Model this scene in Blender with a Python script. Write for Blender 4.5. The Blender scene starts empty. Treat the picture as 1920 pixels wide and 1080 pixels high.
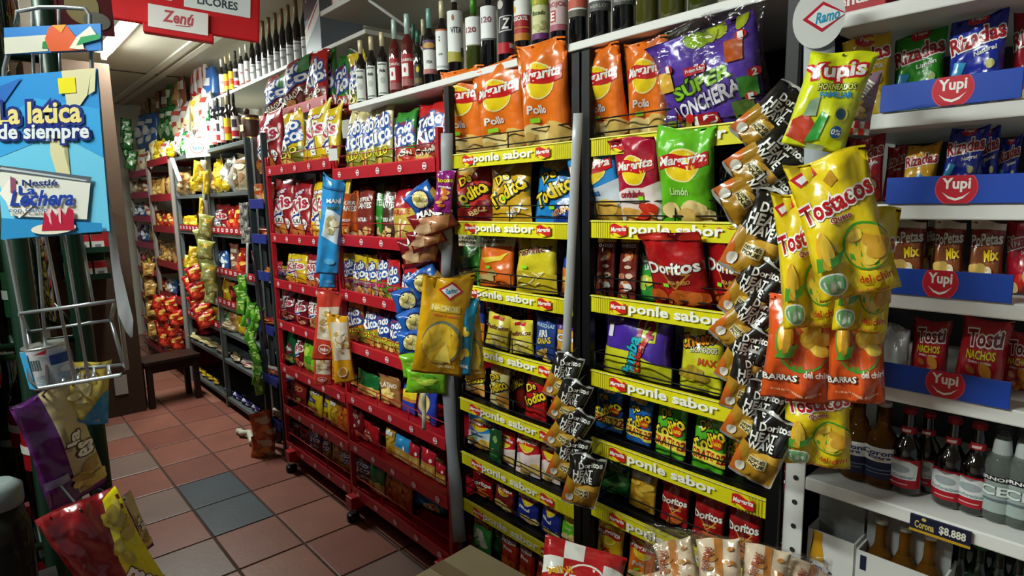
import bpy, bmesh, math, random
from mathutils import Vector, Matrix
scene = bpy.context.scene
COL = scene.collection
R = math.radians

# ---------------------------------------------------------------- camera, light, exposure
EYE = 1.5                                   # camera height; world z = 0 is the floor
FPX, YAW, PITCH, ROLL = 1128.0, R(41.85), R(-8.2), R(-1.1)
FWD = Vector((math.cos(PITCH)*math.sin(YAW), math.cos(PITCH)*math.cos(YAW), math.sin(PITCH)))
RT0 = Vector((math.cos(YAW), -math.sin(YAW), 0)); UP0 = RT0.cross(FWD)
RT = RT0*math.cos(ROLL) + UP0*math.sin(ROLL); UP = UP0*math.cos(ROLL) - RT0*math.sin(ROLL)
cam_data = bpy.data.cameras.new('camera'); cam = bpy.data.objects.new('camera', cam_data); COL.objects.link(cam)
m = Matrix((RT, UP, -FWD)).transposed().to_4x4(); m.translation = Vector((0, 0, EYE)); cam.matrix_world = m
cam_data.sensor_width = 36.0; cam_data.lens = FPX/1920*36.0; cam_data.clip_start = 0.02; cam_data.clip_end = 60
scene.camera = cam
scene.view_settings.view_transform = 'Standard'; scene.view_settings.look = 'None'
scene.view_settings.gamma = 1.0; scene.view_settings.use_curve_mapping = False
scene.view_settings.exposure = 0.0
world = bpy.data.worlds.new('world'); scene.world = world; world.use_nodes = True
world.node_tree.nodes['Background'].inputs[0].default_value = (0.80, 0.90, 1.0, 1)
world.node_tree.nodes['Background'].inputs[1].default_value = 0.20
def area(name, loc, sx, sy, power, color=(0.93, 1.0, 0.93), rot=(0, 0, 0)):
    l = bpy.data.lights.new(name, 'AREA'); l.shape = 'RECTANGLE'; l.size = sx; l.size_y = sy; l.energy = power; l.color = color
    o = bpy.data.objects.new(name, l); o.location = loc; o.rotation_euler = rot; COL.objects.link(o); return o
CEIL = EYE + 1.2
TUBES = [(0.88, 4.85, 60), (-0.66, 1.42, 92), (-0.66, 2.95, 36)]
for i, (x, y, p) in enumerate(TUBES):
    area('fluorescent_light', (x, y, CEIL-0.125), 0.12, 1.15, p)

def ray(px, py): return FWD + RT*((px-960)/FPX) - UP*((py-540)/FPX)
def onx(px, py, X):
    d = ray(px, py); t = X/d.x; return Vector((X, d.y*t, EYE + d.z*t))
def onz(px, py, Z):
    d = ray(px, py); t = (Z-EYE)/d.z; return Vector((d.x*t, d.y*t, Z))
def ond(px, py, D):
    d = ray(px, py); return Vector((0, 0, EYE)) + d*D
def proj(P):
    v = Vector(P) - Vector((0, 0, EYE)); z = v.dot(FWD); return 960 + FPX*v.dot(RT)/z, 540 - FPX*v.dot(UP)/z
def depth(P): return (Vector(P) - Vector((0, 0, EYE))).dot(FWD)

# ---------------------------------------------------------------- materials
def lin(h):
    c = [int(h[i:i+2], 16)/255 for i in (0, 2, 4)]
    return tuple(x/12.92 if x <= .04045 else ((x+.055)/1.055)**2.4 for x in c) + (1,)
MATS = {}
def new_mat(name):
    mt = bpy.data.materials.new(name); mt.use_nodes = True; nt = mt.node_tree
    return mt, nt, nt.nodes['Principled BSDF']
def bump(nt, b, scale, strength, dist=0.01, detail=2.0, coord='Object'):
    tc = nt.nodes.new('ShaderNodeTexCoord'); n = nt.nodes.new('ShaderNodeTexNoise'); n.inputs['Scale'].default_value = scale; n.inputs['Detail'].default_value = detail
    bp = nt.nodes.new('ShaderNodeBump'); bp.inputs['Strength'].default_value = strength; bp.inputs['Distance'].default_value = dist
    nt.links.new(tc.outputs[coord], n.inputs['Vector']); nt.links.new(n.outputs[0], bp.inputs['Height']); nt.links.new(bp.outputs[0], b.inputs['Normal'])
def foil(h):
    k = 'foil_'+h
    if k not in MATS:
        mt, nt, b = new_mat(k); b.inputs['Base Color'].default_value = lin(h); b.inputs['Roughness'].default_value = 0.24
        b.inputs['Specular IOR Level'].default_value = 0.75
        bump(nt, b, 15, 0.7, 0.02, 1.6); MATS[k] = mt
    return MATS[k]
def plain(h, rough=0.5, metal=0.0, noise=0.0):
    k = 'plain_%s_%g_%g_%g' % (h, rough, metal, noise)
    if k not in MATS:
        mt, nt, b = new_mat(k); b.inputs['Base Color'].default_value = lin(h); b.inputs['Roughness'].default_value = rough; b.inputs['Metallic'].default_value = metal; b.inputs['Specular IOR Level'].default_value = .3
        if noise:
            tc = nt.nodes.new('ShaderNodeTexCoord'); n = nt.nodes.new('ShaderNodeTexNoise'); n.inputs['Scale'].default_value = 9; n.inputs['Detail'].default_value = 6
            mx = nt.nodes.new('ShaderNodeMixRGB'); c = lin(h); mx.inputs[1].default_value = tuple(v*(1-noise) for v in c[:3]) + (1,); mx.inputs[2].default_value = tuple(min(1, v*(1+noise)) for v in c[:3]) + (1,)
            nt.links.new(tc.outputs['Object'], n.inputs['Vector']); nt.links.new(n.outputs[0], mx.inputs[0]); nt.links.new(mx.outputs[0], b.inputs['Base Color'])
        MATS[k] = mt
    return MATS[k]
def film(tint='FFFFFF', gloss=0.22):
    k = 'film_%s_%g' % (tint, gloss)
    if k not in MATS:
        mt, nt, b = new_mat(k); nt.nodes.remove(b); out = nt.nodes['Material Output']
        tr = nt.nodes.new('ShaderNodeBsdfTransparent'); tr.inputs[0].default_value = lin(tint)
        gl = nt.nodes.new('ShaderNodeBsdfGlossy'); gl.inputs['Roughness'].default_value = 0.14
        fr = nt.nodes.new('ShaderNodeLayerWeight'); fr.inputs[0].default_value = gloss; mx = nt.nodes.new('ShaderNodeMixShader')
        tc = nt.nodes.new('ShaderNodeTexCoord'); n = nt.nodes.new('ShaderNodeTexNoise'); n.inputs['Scale'].default_value = 30
        bp = nt.nodes.new('ShaderNodeBump'); bp.inputs['Strength'].default_value = 0.8; bp.inputs['Distance'].default_value = 0.02
        nt.links.new(tc.outputs['Object'], n.inputs['Vector']); nt.links.new(n.outputs[0], bp.inputs['Height'])
        nt.links.new(bp.outputs[0], gl.inputs['Normal']); nt.links.new(bp.outputs[0], fr.inputs['Normal'])
        nt.links.new(fr.outputs['Facing'], mx.inputs[0]); nt.links.new(tr.outputs[0], mx.inputs[1]); nt.links.new(gl.outputs[0], mx.inputs[2]); nt.links.new(mx.outputs[0], out.inputs[0])
        MATS[k] = mt
    return MATS[k]
def glassy(h, rough=0.05):
    k = 'glass_%s' % h
    if k not in MATS:
        mt, nt, b = new_mat(k); b.inputs['Base Color'].default_value = lin(h); b.inputs['Roughness'].default_value = rough; b.inputs['Specular IOR Level'].default_value = 0.7
        b.inputs['Coat Weight'].default_value = 0.5; b.inputs['Coat Roughness'].default_value = 0.03; MATS[k] = mt
    return MATS[k]
def lamp_mat(strength):
    k = 'lamp_%g' % strength
    if k not in MATS:
        mt, nt, b = new_mat(k); b.inputs['Emission Color'].default_value = (0.93, 1, 0.96, 1); b.inputs['Emission Strength'].default_value = strength; MATS[k] = mt
    return MATS[k]

# ---------------------------------------------------------------- mesh helpers
class MB:
    def __init__(s): s.bm = bmesh.new(); s.mats = []
    def mi(s, mat):
        if mat not in s.mats: s.mats.append(mat)
        return s.mats.index(mat)
    def box(s, a, b, mat, bevel=0.0, M=None):
        i = s.mi(mat); lo = Vector(a); hi = Vector(b)
        r = bmesh.ops.create_cube(s.bm, size=1); vs = r['verts']; c = (lo+hi)/2; d = hi-lo
        for v in vs: v.co = Vector((v.co.x*d.x, v.co.y*d.y, v.co.z*d.z)) + c
        fs = set(f for v in vs for f in v.link_faces)
        for f in fs: f.material_index = i
        if bevel:
            es = list(set(e for v in vs for e in v.link_edges))
            rb = bmesh.ops.bevel(s.bm, geom=es, offset=bevel, segments=2, affect='EDGES', profile=0.5)
            for f in rb['faces']: f.material_index = i; 
            vs = list(set(v for f in rb['faces'] for v in f.verts) | set(v for v in vs if v.is_valid))
        if M is not None:
            for v in vs: v.co = M @ v.co
        return s
    def tube(s, pts, r, mat, n=6, closed=False):
        i = s.mi(mat); pts = [Vector(p) for p in pts]; rings = []; N = len(pts)
        for k, p in enumerate(pts):
            if closed: t = pts[(k+1) % N] - pts[k-1]
            else: t = pts[min(k+1, N-1)] - pts[max(k-1, 0)]
            t = t.normalized(); a = Vector((0, 0, 1)) if abs(t.z) < .9 else Vector((1, 0, 0))
            u = t.cross(a).normalized(); w = t.cross(u)
            rings.append([s.bm.verts.new(p + u*(r*math.cos(2*math.pi*q/n)) + w*(r*math.sin(2*math.pi*q/n))) for q in range(n)])
        for k in range(N if closed else N-1):
            A, B = rings[k], rings[(k+1) % N]
            for q in range(n):
                f = s.bm.faces.new((A[q], A[(q+1) % n], B[(q+1) % n], B[q])); f.material_index = i; f.smooth = True
        if not closed:
            for ring in (rings[0], rings[-1]):
                f = s.bm.faces.new(ring); f.material_index = i
        return s
    def lathe(s, prof, mat, n=20, c=(0, 0, 0), cap=True):
        i = s.mi(mat); c = Vector(c); rings = []
        for r, z in prof:
            rings.append([s.bm.verts.new(c + Vector((r*math.cos(2*math.pi*q/n), r*math.sin(2*math.pi*q/n), z))) for q in range(n)])
        for A, B in zip(rings[:-1], rings[1:]):
            for q in range(n):
                f = s.bm.faces.new((A[q], A[(q+1) % n], B[(q+1) % n], B[q])); f.material_index = i; f.smooth = True
        if cap:
            f = s.bm.faces.new(rings[0][::-1]); f.material_index = i; f = s.bm.faces.new(rings[-1]); f.material_index = i
        return s
    def grid(s, P, mat, flip=False):
        i = s.mi(mat); V = [[s.bm.verts.new(p) for p in row] for row in P]
        for a in range(len(V)-1):
            for b in range(len(V[0])-1):
                q = (V[a][b], V[a][b+1], V[a+1][b+1], V[a+1][b]); f = s.bm.faces.new(q[::-1] if flip else q); f.material_index = i; f.smooth = True
        return V
    def mesh(s, name):
        bmesh.ops.recalc_face_normals(s.bm, faces=s.bm.faces) if getattr(s, 'recalc', True) else None
        me = bpy.data.meshes.new(name); s.bm.to_mesh(me); s.bm.free()
        for mt in s.mats: me.materials.append(mt)
        return me
    def build(s, name, parent=None, loc=None): return link(name, s.mesh(name), parent, loc)
def link(name, me, parent=None, loc=None):
    o = bpy.data.objects.new(name, me); COL.objects.link(o)
    if parent: o.parent = parent
    if loc is not None: o.location = loc
    return o
def tag(o, label, cat, group=None, kind=None):
    o['label'] = label; o['category'] = cat
    if group: o['group'] = group
    if kind: o['kind'] = kind
    return o
def empty(name, loc=(0, 0, 0), rz=0.0):
    o = bpy.data.objects.new(name, None); COL.objects.link(o); o.location = loc; o.rotation_euler = (0, 0, rz); o.empty_display_size = 0.05; return o
def structure(o): o['kind'] = 'structure'; return o

# ---------------------------------------------------------------- printed surfaces
TXT = {}
def text_mesh(s, off=0.0, shear=0.0):
    k = (s, off, shear)
    if k not in TXT:
        c = bpy.data.curves.new('t', 'FONT'); c.body = s; c.offset = off; c.shear = shear; c.resolution_u = 2; c.fill_mode = 'BOTH'; c.align_x = 'CENTER'; c.align_y = 'CENTER'
        o = bpy.data.objects.new('t', c); COL.objects.link(o); bpy.context.view_layer.update()
        dg = bpy.context.evaluated_depsgraph_get(); me = bpy.data.meshes.new_from_object(o.evaluated_get(dg))
        vs = [(v.co.x, v.co.y) for v in me.vertices]; fs = [tuple(p.vertices) for p in me.polygons]
        bpy.data.objects.remove(o); bpy.data.curves.remove(c); bpy.data.meshes.remove(me); TXT[k] = (vs, fs)
    return TXT[k]
def shapes(els, w, h, rnd):
    """turns the printed elements into (colour, verts, faces) in metres on the flat sheet"""
    out = []
    for e in els:
        k = e[0]
        if k == 'r':
            x0, z0, x1, z1 = e[1]*w/2, e[2]*h, e[3]*w/2, e[4]*h; out.append((e[5], [(x0, z0), (x1, z0), (x1, z1), (x0, z1)], [(0, 1, 2, 3)]))
        elif k == 'e':
            n = 22; cx, cz, rx, rz = e[1]*w/2, e[2]*h, e[3]*w/2, e[4]*h
            out.append((e[5], [(cx + rx*math.cos(2*math.pi*i/n), cz + rz*math.sin(2*math.pi*i/n)) for i in range(n)], [tuple(range(n))]))
        elif k == 'p':
            out.append((e[2], [(x*w/2, z*h) for x, z in e[1]], [tuple(range(len(e[1])))]))
        elif k == 'wv':      # ribbon: x0, x1, z, height, slope, colour
            x0, x1, z, hh, sl, c = e[1:7]; n = 8; top = []; bot = []
            for i in range(n+1):
                t = i/n; x = x0 + (x1-x0)*t; d = 0.18*hh*math.sin(2*math.pi*t) + sl*(t-.5)
                top.append((x*w/2, (z + hh/2 + d)*h)); bot.append((x*w/2, (z - hh/2 + d)*h))
            vs = bot + top; out.append((c, vs, [(i, i+1, n+2+i, n+1+i) for i in range(n)]))
        elif k == 'ch':      # scattered crisps
            cx, cz, rx, rz, n, c1, c2 = e[1:8]; sz = e[8] if len(e) > 8 else 0.16
            for q in range(n):
                a = rnd.uniform(0, 6.28); rr = math.sqrt(rnd.random()); x = (cx + rx*rr*math.cos(a))*w/2; z = (cz + rz*rr*math.sin(a))*h
                s1 = sz*w*rnd.uniform(.7, 1.15); s2 = s1*rnd.uniform(.5, .8); ro = rnd.uniform(-.8, .8); m = 12; vs = []
                for i in range(m):
                    b = 2*math.pi*i/m; px, pz = s1*math.cos(b)*(1 + .15*math.sin(2*b + q)), s2*math.sin(b); vs.append((x + px*math.cos(ro) - pz*math.sin(ro), z + px*math.sin(ro) + pz*math.cos(ro)))
                out.append((c1 if q % 2 else c2, vs, [tuple(range(m))]))
        elif k == 't':
            s, x, z, tw, th, c = e[1:7]; rot = R(e[7]) if len(e) > 7 else 0; oc = e[8] if len(e) > 8 else None; ow = e[9] if len(e) > 9 else 0.07; sh = e[10] if len(e) > 10 else 0.0; bold = 0.03
            base, _ = text_mesh(s, 0.0, sh); xs = [p[0] for p in base]; zs = [p[1] for p in base]
            if not xs: continue
            mx, mz = (min(xs)+max(xs))/2, (min(zs)+max(zs))/2; fx = tw*w/(max(xs)-min(xs)); fz = th*h/(max(zs)-min(zs))
            for cc, of in ((oc, ow), (c, bold)):
                if cc is None: continue
                vs, fs = text_mesh(s, of, sh); co, si = math.cos(rot), math.sin(rot); o2 = []
                for px, pz in vs:
                    a, b = (px-mx)*fx, (pz-mz)*fz; o2.append((x*w/2 + a*co - b*si, z*h + a*si + b*co))
                out.append((cc, o2, fs))
    return out
def print_on(mb, els, w, h, mapfn, xs, zs, matfn, seed=0, lift=0.0011, step=0.00035):
    rnd = random.Random(seed); layer = 0
    for c, vs, fs in shapes(els, w, h, rnd):
        t = bmesh.new(); V = [t.verts.new((x, 0, z)) for x, z in vs]
        for f in fs:
            try: t.faces.new([V[i] for i in f])
            except ValueError: pass
        big = [f for f in t.faces if len(f.verts) > 4]
        if big: bmesh.ops.triangulate(t, faces=big)
        lx = min(p[0] for p in vs); hx = max(p[0] for p in vs); lz = min(p[1] for p in vs); hz = max(p[1] for p in vs)
        def cut(co, no, clear=False):
            g = list(t.verts) + list(t.edges) + list(t.faces)
            if g: bmesh.ops.bisect_plane(t, geom=g, dist=1e-7, plane_co=co, plane_no=no, clear_outer=clear)
        if hx > xs[-1]: cut((xs[-1], 0, 0), (1, 0, 0), True)
        if lx < xs[0]: cut((xs[0], 0, 0), (-1, 0, 0), True)
        if hz > zs[-1]: cut((0, 0, zs[-1]), (0, 0, 1), True)
        if lz < zs[0]: cut((0, 0, zs[0]), (0, 0, -1), True)
        for x in xs[1:-1]:
            if lx < x < hx: cut((x, 0, 0), (1, 0, 0))
        for z in zs[1:-1]:
            if lz < z < hz: cut((0, 0, z), (0, 0, 1))
        d = lift + step*layer; layer += 1; i = mb.mi(matfn(c)); mp = {}
        for v in t.verts:
            p, n = mapfn(v.co.x, v.co.z); mp[v] = mb.bm.verts.new(p + n*d)
        for f in t.faces:
            q = [mp[v] for v in f.verts]; nn = f.normal
            try: g = mb.bm.faces.new(q if nn.y < 0 else q[::-1]); g.material_index = i; g.smooth = True
            except ValueError: pass
        t.free()

# ---------------------------------------------------------------- bags
def bag_surface(w, h, t, seed, wr=1.0, nu=12, nv=16, ears=1.0, bend=0.0):
    rnd = random.Random(seed*7919 + 13); ph = [rnd.uniform(0, 6.28) for _ in range(10)]; am = [rnd.uniform(.6, 1.3) for _ in range(10)]
    k = min(w, h)/.16; skew = rnd.uniform(-.035, .035)
    def pos(u, v, side):
        s = max(0.0, math.sin(math.pi*min(1, max(0, (v-.025)/.95)))); puff = max(0, 1-abs(u)**2.6)**.6*s**.5*(1.12-.32*v)
        edge = math.exp(-v/.13) + math.exp(-(1-v)/.16)
        wrk = .0072*k*wr*(edge*(am[0]*math.sin(8*u+ph[0]) + .7*am[1]*math.sin(15*u+ph[1])) + .75*am[2]*math.sin(3.3*u+4.6*v+ph[2]) + .55*am[3]*math.sin(6.1*v-4.2*u+ph[3]) + .4*am[6]*math.sin(11*v+7*u+ph[6]))
        y = side*(t/2*puff) + wrk*(1-abs(u)**4)*(side if v > .03 and v < .97 else .5)*(.35 + .65*min(1, puff*2))
        top = max(0, v-.8)/.2; bot = max(0, .14-v)/.14
        y += bend*.03*k*top**2 + .006*k*wr*math.sin(4*u+ph[4])*top**2 + .004*k*wr*math.sin(5*u+ph[5])*bot**2
        x = u*w/2*(1-.075*s - .012*math.sin(9*v+ph[7]))
        z = v*h + ears*.014*h*(abs(u)**3)*(top**2) + .016*h*wr*math.sin(2.6*u+ph[8])*top**2 + skew*h*u*top**1.5
        return Vector((x, y, z))
    us = [-1 + 2*i/nu for i in range(nu+1)]; vs = [0, .03] + [.03 + .93*j/(nv-3) for j in range(1, nv-2)] + [.985, 1.0]
    F = [[pos(u, v, -1) for u in us] for v in vs]; B = [[pos(u, v, 1) for u in us] for v in vs]
    return us, vs, F, B
def grid_map(us, vs, F, w, h):
    nr = []
    for j in range(len(vs)):
        row = []
        for i in range(len(us)):
            a = F[j][min(i+1, len(us)-1)] - F[j][max(i-1, 0)]; b = F[min(j+1, len(vs)-1)][i] - F[max(j-1, 0)][i]; n = a.cross(b); row.append(n.normalized() if n.length > 1e-12 else Vector((0, -1, 0)))
        nr.append(row)
    def loc(a, arr):
        lo = 0
        while lo < len(arr)-2 and a > arr[lo+1]: lo += 1
        return lo, min(1, max(0, (a-arr[lo])/(arr[lo+1]-arr[lo])))
    def f(x, z):
        i, a = loc(x/(w/2), us); j, b = loc(z/h, vs)
        def mixv(G): return (G[j][i]*(1-a) + G[j][i+1]*a)*(1-b) + (G[j+1][i]*(1-a) + G[j+1][i+1]*a)*b
        return mixv(F), mixv(nr).normalized()
    return f
def bag_mesh(name, w, h, t, base, els, seed, wr=1.0, matfn=foil, nu=12, nv=16, bend=0.0, base_mat=None):
    us, vs, F, B = bag_surface(w, h, t, seed, wr, nu, nv, 1.0, bend); mb = MB(); mb.recalc = False
    bmat = base_mat or matfn(base)
    mb.grid(F, bmat); mb.grid(B, bmat, True); bmesh.ops.remove_doubles(mb.bm, verts=mb.bm.verts, dist=1e-5)
    f = grid_map(us, vs, F, w, h)
    if els: print_on(mb, els, w, h, f, [u*w/2*.995 for u in us], [min(max(v, .004), .996)*h for v in vs], matfn, seed)
    return mb.mesh(name), f
def flat_mesh(name, w, h, th, base, els, matfn, corner=0.0):
    """a printed board standing on z=0, front face at y=0"""
    mb = MB(); mb.recalc = False; mb.box((-w/2, 0, 0), (w/2, th, h), matfn(base), bevel=corner)
    if els: print_on(mb, els, w, h, lambda x, z: (Vector((x, 0, z)), Vector((0, -1, 0))), [-w/2, w/2], [0, h], matfn, 3, 0.0005, 0.0003)
    return mb.mesh(name)
# ---------------------------------------------------------------- pack designs: key -> (name, short description, w, h, thickness, base, printing, sticker)
D = {}
def des(key, name, desc, w, h, base, els, t=0.30, st=None, wr=1.0, nu=12, nv=16): D[key] = dict(name=name, desc=desc, w=w, h=h, t=t*w, base=base, els=els, st=st, wr=wr, nu=nu, nv=nv)
WH, RED, YEL, NAVY, BLK = 'F4F4EE', 'C4201F', 'F0D020', '1B2C8C', '141414'
def crisp(base, low=None, flavour=None, fc=WH, c1='EBD48F', c2='D9B463', small=False):
    e = []
    if low: e += [('p', [(-1, 0), (1, 0), (1, .52), (.3, .46), (-.4, .47), (-1, .40)], low)]
    e += [('e', 0, .66, .62, .17, 'F7E9A0'), ('e', 0, .66, .57, .155, YEL), ('wv', -.86, .86, .70, .13, .05, RED), ('t', 'Margarita', 0, .705, .80, .115, WH, 4, None, 0, .25)]
    if flavour: e += [('t', flavour, -.15, .40, .5 if len(flavour) > 5 else .34, .075, fc)]
    return e + [('ch', .1, .15, .75, .10, 5 if small else 9, c1, c2, .19)]
des('pollo', 'chip_bag', 'orange crisp bag with yellow sun', .17, .27, 'E2701A', crisp('E2701A', None, 'Pollo'), st=(-.3, .3), wr=1.5)
des('tomato', 'chip_bag', 'crimson and white wavy crisp bag', .17, .27, 'A81631', crisp('A81631', 'E8DAD4', 'onduladas', 'A81631', 'E0A850', 'C83020'), st=(.2, .35))
des('bluewave', 'chip_bag', 'sky blue and white wavy crisp bag', .17, .27, '2C8FD8', crisp('2C8FD8', 'C9D6DE', 'onduladas', '2C6FB8', 'E6B850', 'D09A38'), st=(-.2, .33))
des('lime', 'chip_bag', 'lime green crisp bag', .19, .27, '62B81E', crisp('62B81E', None, 'Limón', 'C8E8A0'))
des('navycrisp', 'chip_bag', 'navy blue crisp bag with yellow sun', .13, .20, '1C2A86', crisp('1C2A86', None, 'Natural', WH, small=True))
des('brownred', 'chip_bag', 'dark brownish red crisp bag', .13, .20, '6E1C1C', crisp('6E1C1C', None, None, small=True))
des('redcrisp', 'chip_bag', 'small red and white crisp bag', .12, .19, 'C41F2C', crisp('C41F2C', 'E4D0CC', None, small=True))
des('yellowcrisp', 'chip_bag', 'mustard yellow crisp bag', .14, .22, 'C9A01C', crisp('C9A01C', None, '10%', 'C4201F', small=True))
def todito(base, low, flavour, fc, gratis=False):
    e = []
    if low: e += [('p', [(.0, 0), (1, 0), (1, .42), (.5, .40), (.1, .25)], low)]
    e += [('ch', -.1, .92, .6, .05, 5, 'F0B040', 'E8D080', .17)]
    e += [('t', 'De', -.25, .74, .34, .15, YEL, 28, BLK, .10), ('t', 'Todito', .02, .50, .92, .21, YEL, 30, BLK, .10)]
    if gratis: e += [('p', [(-1, .20), (1, .12), (1, .36), (-1, .40)], 'E9D94A'), ('t', 'GRATIS 22', .05, .27, .95, .14, 'B01818', -3), ('e', .55, .48, .30, .085, 'C03018'), ('t', '1600', .55, .48, .22, .06, YEL)]
    elif flavour: e += [('t', flavour, .45, .22, .42, .10, fc, 28)]
    return e
des('tod_bbq', 'snack_bag', 'red mixed snack bag with gold lettering', .17, .25, 'C4342C', todito('', '7A1018', 'BBQ', 'D8B070'), st=(-.1, .3))
des('tod_mix', 'snack_bag', 'gold mixed snack bag', .17, .25, 'C79A1C', todito('', 'C79A1C', 'MIX', WH), st=(-.1, .42))
des('tod_nat', 'snack_bag', 'bright blue mixed snack bag', .17, .25, '1E7FC8', todito('', '163C98', 'NATURAL', 'E09A30'), st=(.1, .28))
des('grat_blue', 'snack_bag', 'blue snack bag with yellow promotion band', .14, .22, '1F62B4', todito('', None, '', '', True))
des('grat_green', 'snack_bag', 'green snack bag with yellow promotion band', .14, .22, '4FA81E', todito('', None, '', '', True))
des('tod_red', 'snack_bag', 'small red mixed snack bag', .10, .16, 'B01818', todito('', None, '', ''))
des('tod_white', 'snack_bag', 'small pale yellow mixed snack bag', .10, .16, 'E6DC9A', todito('', 'E8A850', '', ''))
des('tod_brown', 'snack_bag', 'small brown mixed snack bag', .10, .16, '5E2414', todito('', 'A02418', '', ''))
def platano(top, body, t1, t2): return [('r', -1, .72, 1, 1, top), ('t', t1, 0, .88, .6, .055, '4A4030'), ('t', t2, 0, .80, .55, .055, '4A4030'), ('p', [(-.7, .52), (-.2, .42), (.5, .48), (.85, .62), (.4, .55), (-.3, .52)], body), ('ch', -.1, .2, .6, .1, 6, 'C9B070', 'B09A58')]
des('verde', 'snack_bag', 'green plantain chip bag', .16, .24, '3E9A34', platano('C7C9A0', '7AB838', 'PLÁTANO', 'VERDE'))
des('maduro', 'snack_bag', 'orange ripe plantain chip bag', .16, .24, 'D8661C', platano('DAD2A0', 'E6C83A', 'PLÁTANO', 'MADURO') + [('r', -1, 0, -.80, 1, '2FAE3C')], st=(-.1, .36))
des('fosfo', 'snack_bag', 'yellow potato stick bag', .16, .25, 'CFBE24', [('p', [(-1, 0), (1, 0), (1, .3), (-1, .38)], 'B8A01C'), ('wv', -.35, .4, .90, .08, .02, RED), ('t', 'Fosforitos', 0, .69, .86, .12, '5E2018', 8, 'F0E6C0', .05, .3)] + [('p', [(x, z), (x+.3, z+d), (x+.3, z+d+.025), (x, z+.025)], 'EADC9C') for x, z, d in ((-.6, .2, .08), (-.4, .3, -.06), (-.2, .15, .1), (0, .32, -.05), (.2, .22, .08), (-.5, .12, .02), (.1, .12, .04), (.3, .3, .02))], st=(-.3, .42))
des('fosfo_small', 'snack_bag', 'small yellow potato stick bag', .10, .14, 'D9C63C', [('wv', -.35, .4, .88, .10, .02, RED), ('t', 'Fosforitos', 0, .62, .86, .13, '5E2018', 6, None, 0, .3), ('ch', 0, .25, .6, .12, 6, 'F0E0A0', 'D8C070')])
des('arracacha', 'snack_bag', 'small navy blue root crisp bag', .10, .14, '20408C', [('t', 'ARRACACHAS', 0, .78, .8, .08, 'B8D8F0'), ('t', 'ARRI', -.1, .60, .55, .14, WH, 10), ('t', 'CANAS', .05, .45, .65, .13, YEL, 10), ('ch', 0, .15, .7, .10, 7, 'E0C070', 'C8A050')])
des('choco_curl', 'snack_bag', 'small orange and purple curl bag', .10, .14, 'D89A2C', [('r', -1, .78, 1, 1, '503080'), ('t', 'Choc', 0, .62, .7, .14, WH, 0, '503080', .08), ('ch', 0, .3, .6, .14, 6, 'F0D890', 'B87830')])
des('blackbag', 'snack_bag', 'small black snack bag', .10, .16, '1E1A22', [('t', 'Cheetos', 0, .72, .75, .13, '8C7A60', 10), ('r', -1, .30, 1, .45, '243C70'), ('t', '$1000', 0, .375, .7, .12, 'C0C4D0')])
des('cheese_tri', 'snack_bag', 'blue and orange puff bag', .12, .22, '1E3E94', [('p', [(-1, 0), (1, 0), (1, .4), (-1, .52)], 'E07A1C'), ('e', 0, .72, .5, .1, WH), ('ch', 0, .25, .6, .14, 6, 'F0A030', 'E8C050')], st=(0, .6))
def dori(base): return [('p', [(-.62, .62), (.62, .50), (.05, .30)], 'D08A2A'), ('p', [(-.50, .585), (.50, .49), (.04, .335)], '5E0C10'), ('t', 'Doritos', 0, .58, .86, .14, WH, 3, '3A0608', .05), ('t', 'MEGA QUESO', .2, .40, .38, .05, 'E8B060', 3), ('ch', .05, .17, .8, .11, 7, 'D8702A', 'C85A20', .2), ('p', [(-1, .93), (1, .90), (1, 1), (-1, 1)], 'B8281C')]
des('dorired', 'corn_chip_bag', 'red triangle corn chip bag', .19, .27, 'A81418', dori(''), st=(-.25, .36))
des('dorismall', 'corn_chip_bag', 'small red triangle corn chip bag', .13, .18, '9C1216', dori(''))
des('heat', 'corn_chip_bag', 'black and gold corn chip bag', .095, .15, '1A1917', [('p', [(-1, 0), (1, 0), (1, .40), (-1, .52)], 'A67B1E'), ('p', [(-1, 0), (-.5, 0), (-.65, .26), (-1, .40)], 'C0601C'), ('p', [(-.3, .38), (1, .34), (1, .48), (.1, .44)], 'E2B040'), ('p', [(-.1, .44), (.9, .48), (.3, .52)], BLK), ('t', 'Doritos', .2, .83, .66, .10, WH, 14), ('t', 'HEAT', -.1, .66, .55, .12, WH, 8), ('t', 'WAVE', -.05, .53, .58, .11, WH, 8), ('r', -.35, .23, .45, .37, 'D8C890'), ('t', 'DESPUÉS', .05, .33, .33, .05, BLK), ('t', 'PIQUE', .05, .265, .33, .05, BLK), ('e', -.55, .14, .25, .08, 'C8C4B8'), ('r', -1, .955, 1, 1, 'B8B8B2'), ('r', -1, 0, 1, .035, '8A8880'), ('r', .93, 0, 1, 1, 'A8A8A4')], t=.36, wr=2.0)
des('cheet', 'snack_bag', 'yellow green cheese puff bag', .17, .26, 'CFCB26', [('t', 'Cheetos', -.05, .74, .92, .17, 'E8941E', 14, BLK, .11), ('t', 'HORNEADOS', .2, .60, .6, .07, 'E8E4C0', 4, '3A3420', .09), ('t', 'MAX', .4, .44, .40, .09, 'C4401C'), ('ch', -.2, .26, .7, .10, 9, 'B89A28', '9C8424', .14)])
lonch = [('ch', 0, .95, .9, .03, 5, '9CC820', 'C4D83A', .10), ('t', 'SÚPER', -.05, .52, .55, .16, '8CC428', 12, '24401C', .09), ('t', 'LONCHERA', 0, .32, .66, .15, 'E6E2EE', 12, '30205C', .09), ('r', -.25, .03, .22, .20, 'A81C24'), ('t', '12', -.02, .115, .22, .13, WH), ('r', -.3, .60, .05, .68, 'C4203A'), ('t', 'Frito Lay', -.12, .64, .15, .04, WH)]
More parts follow.
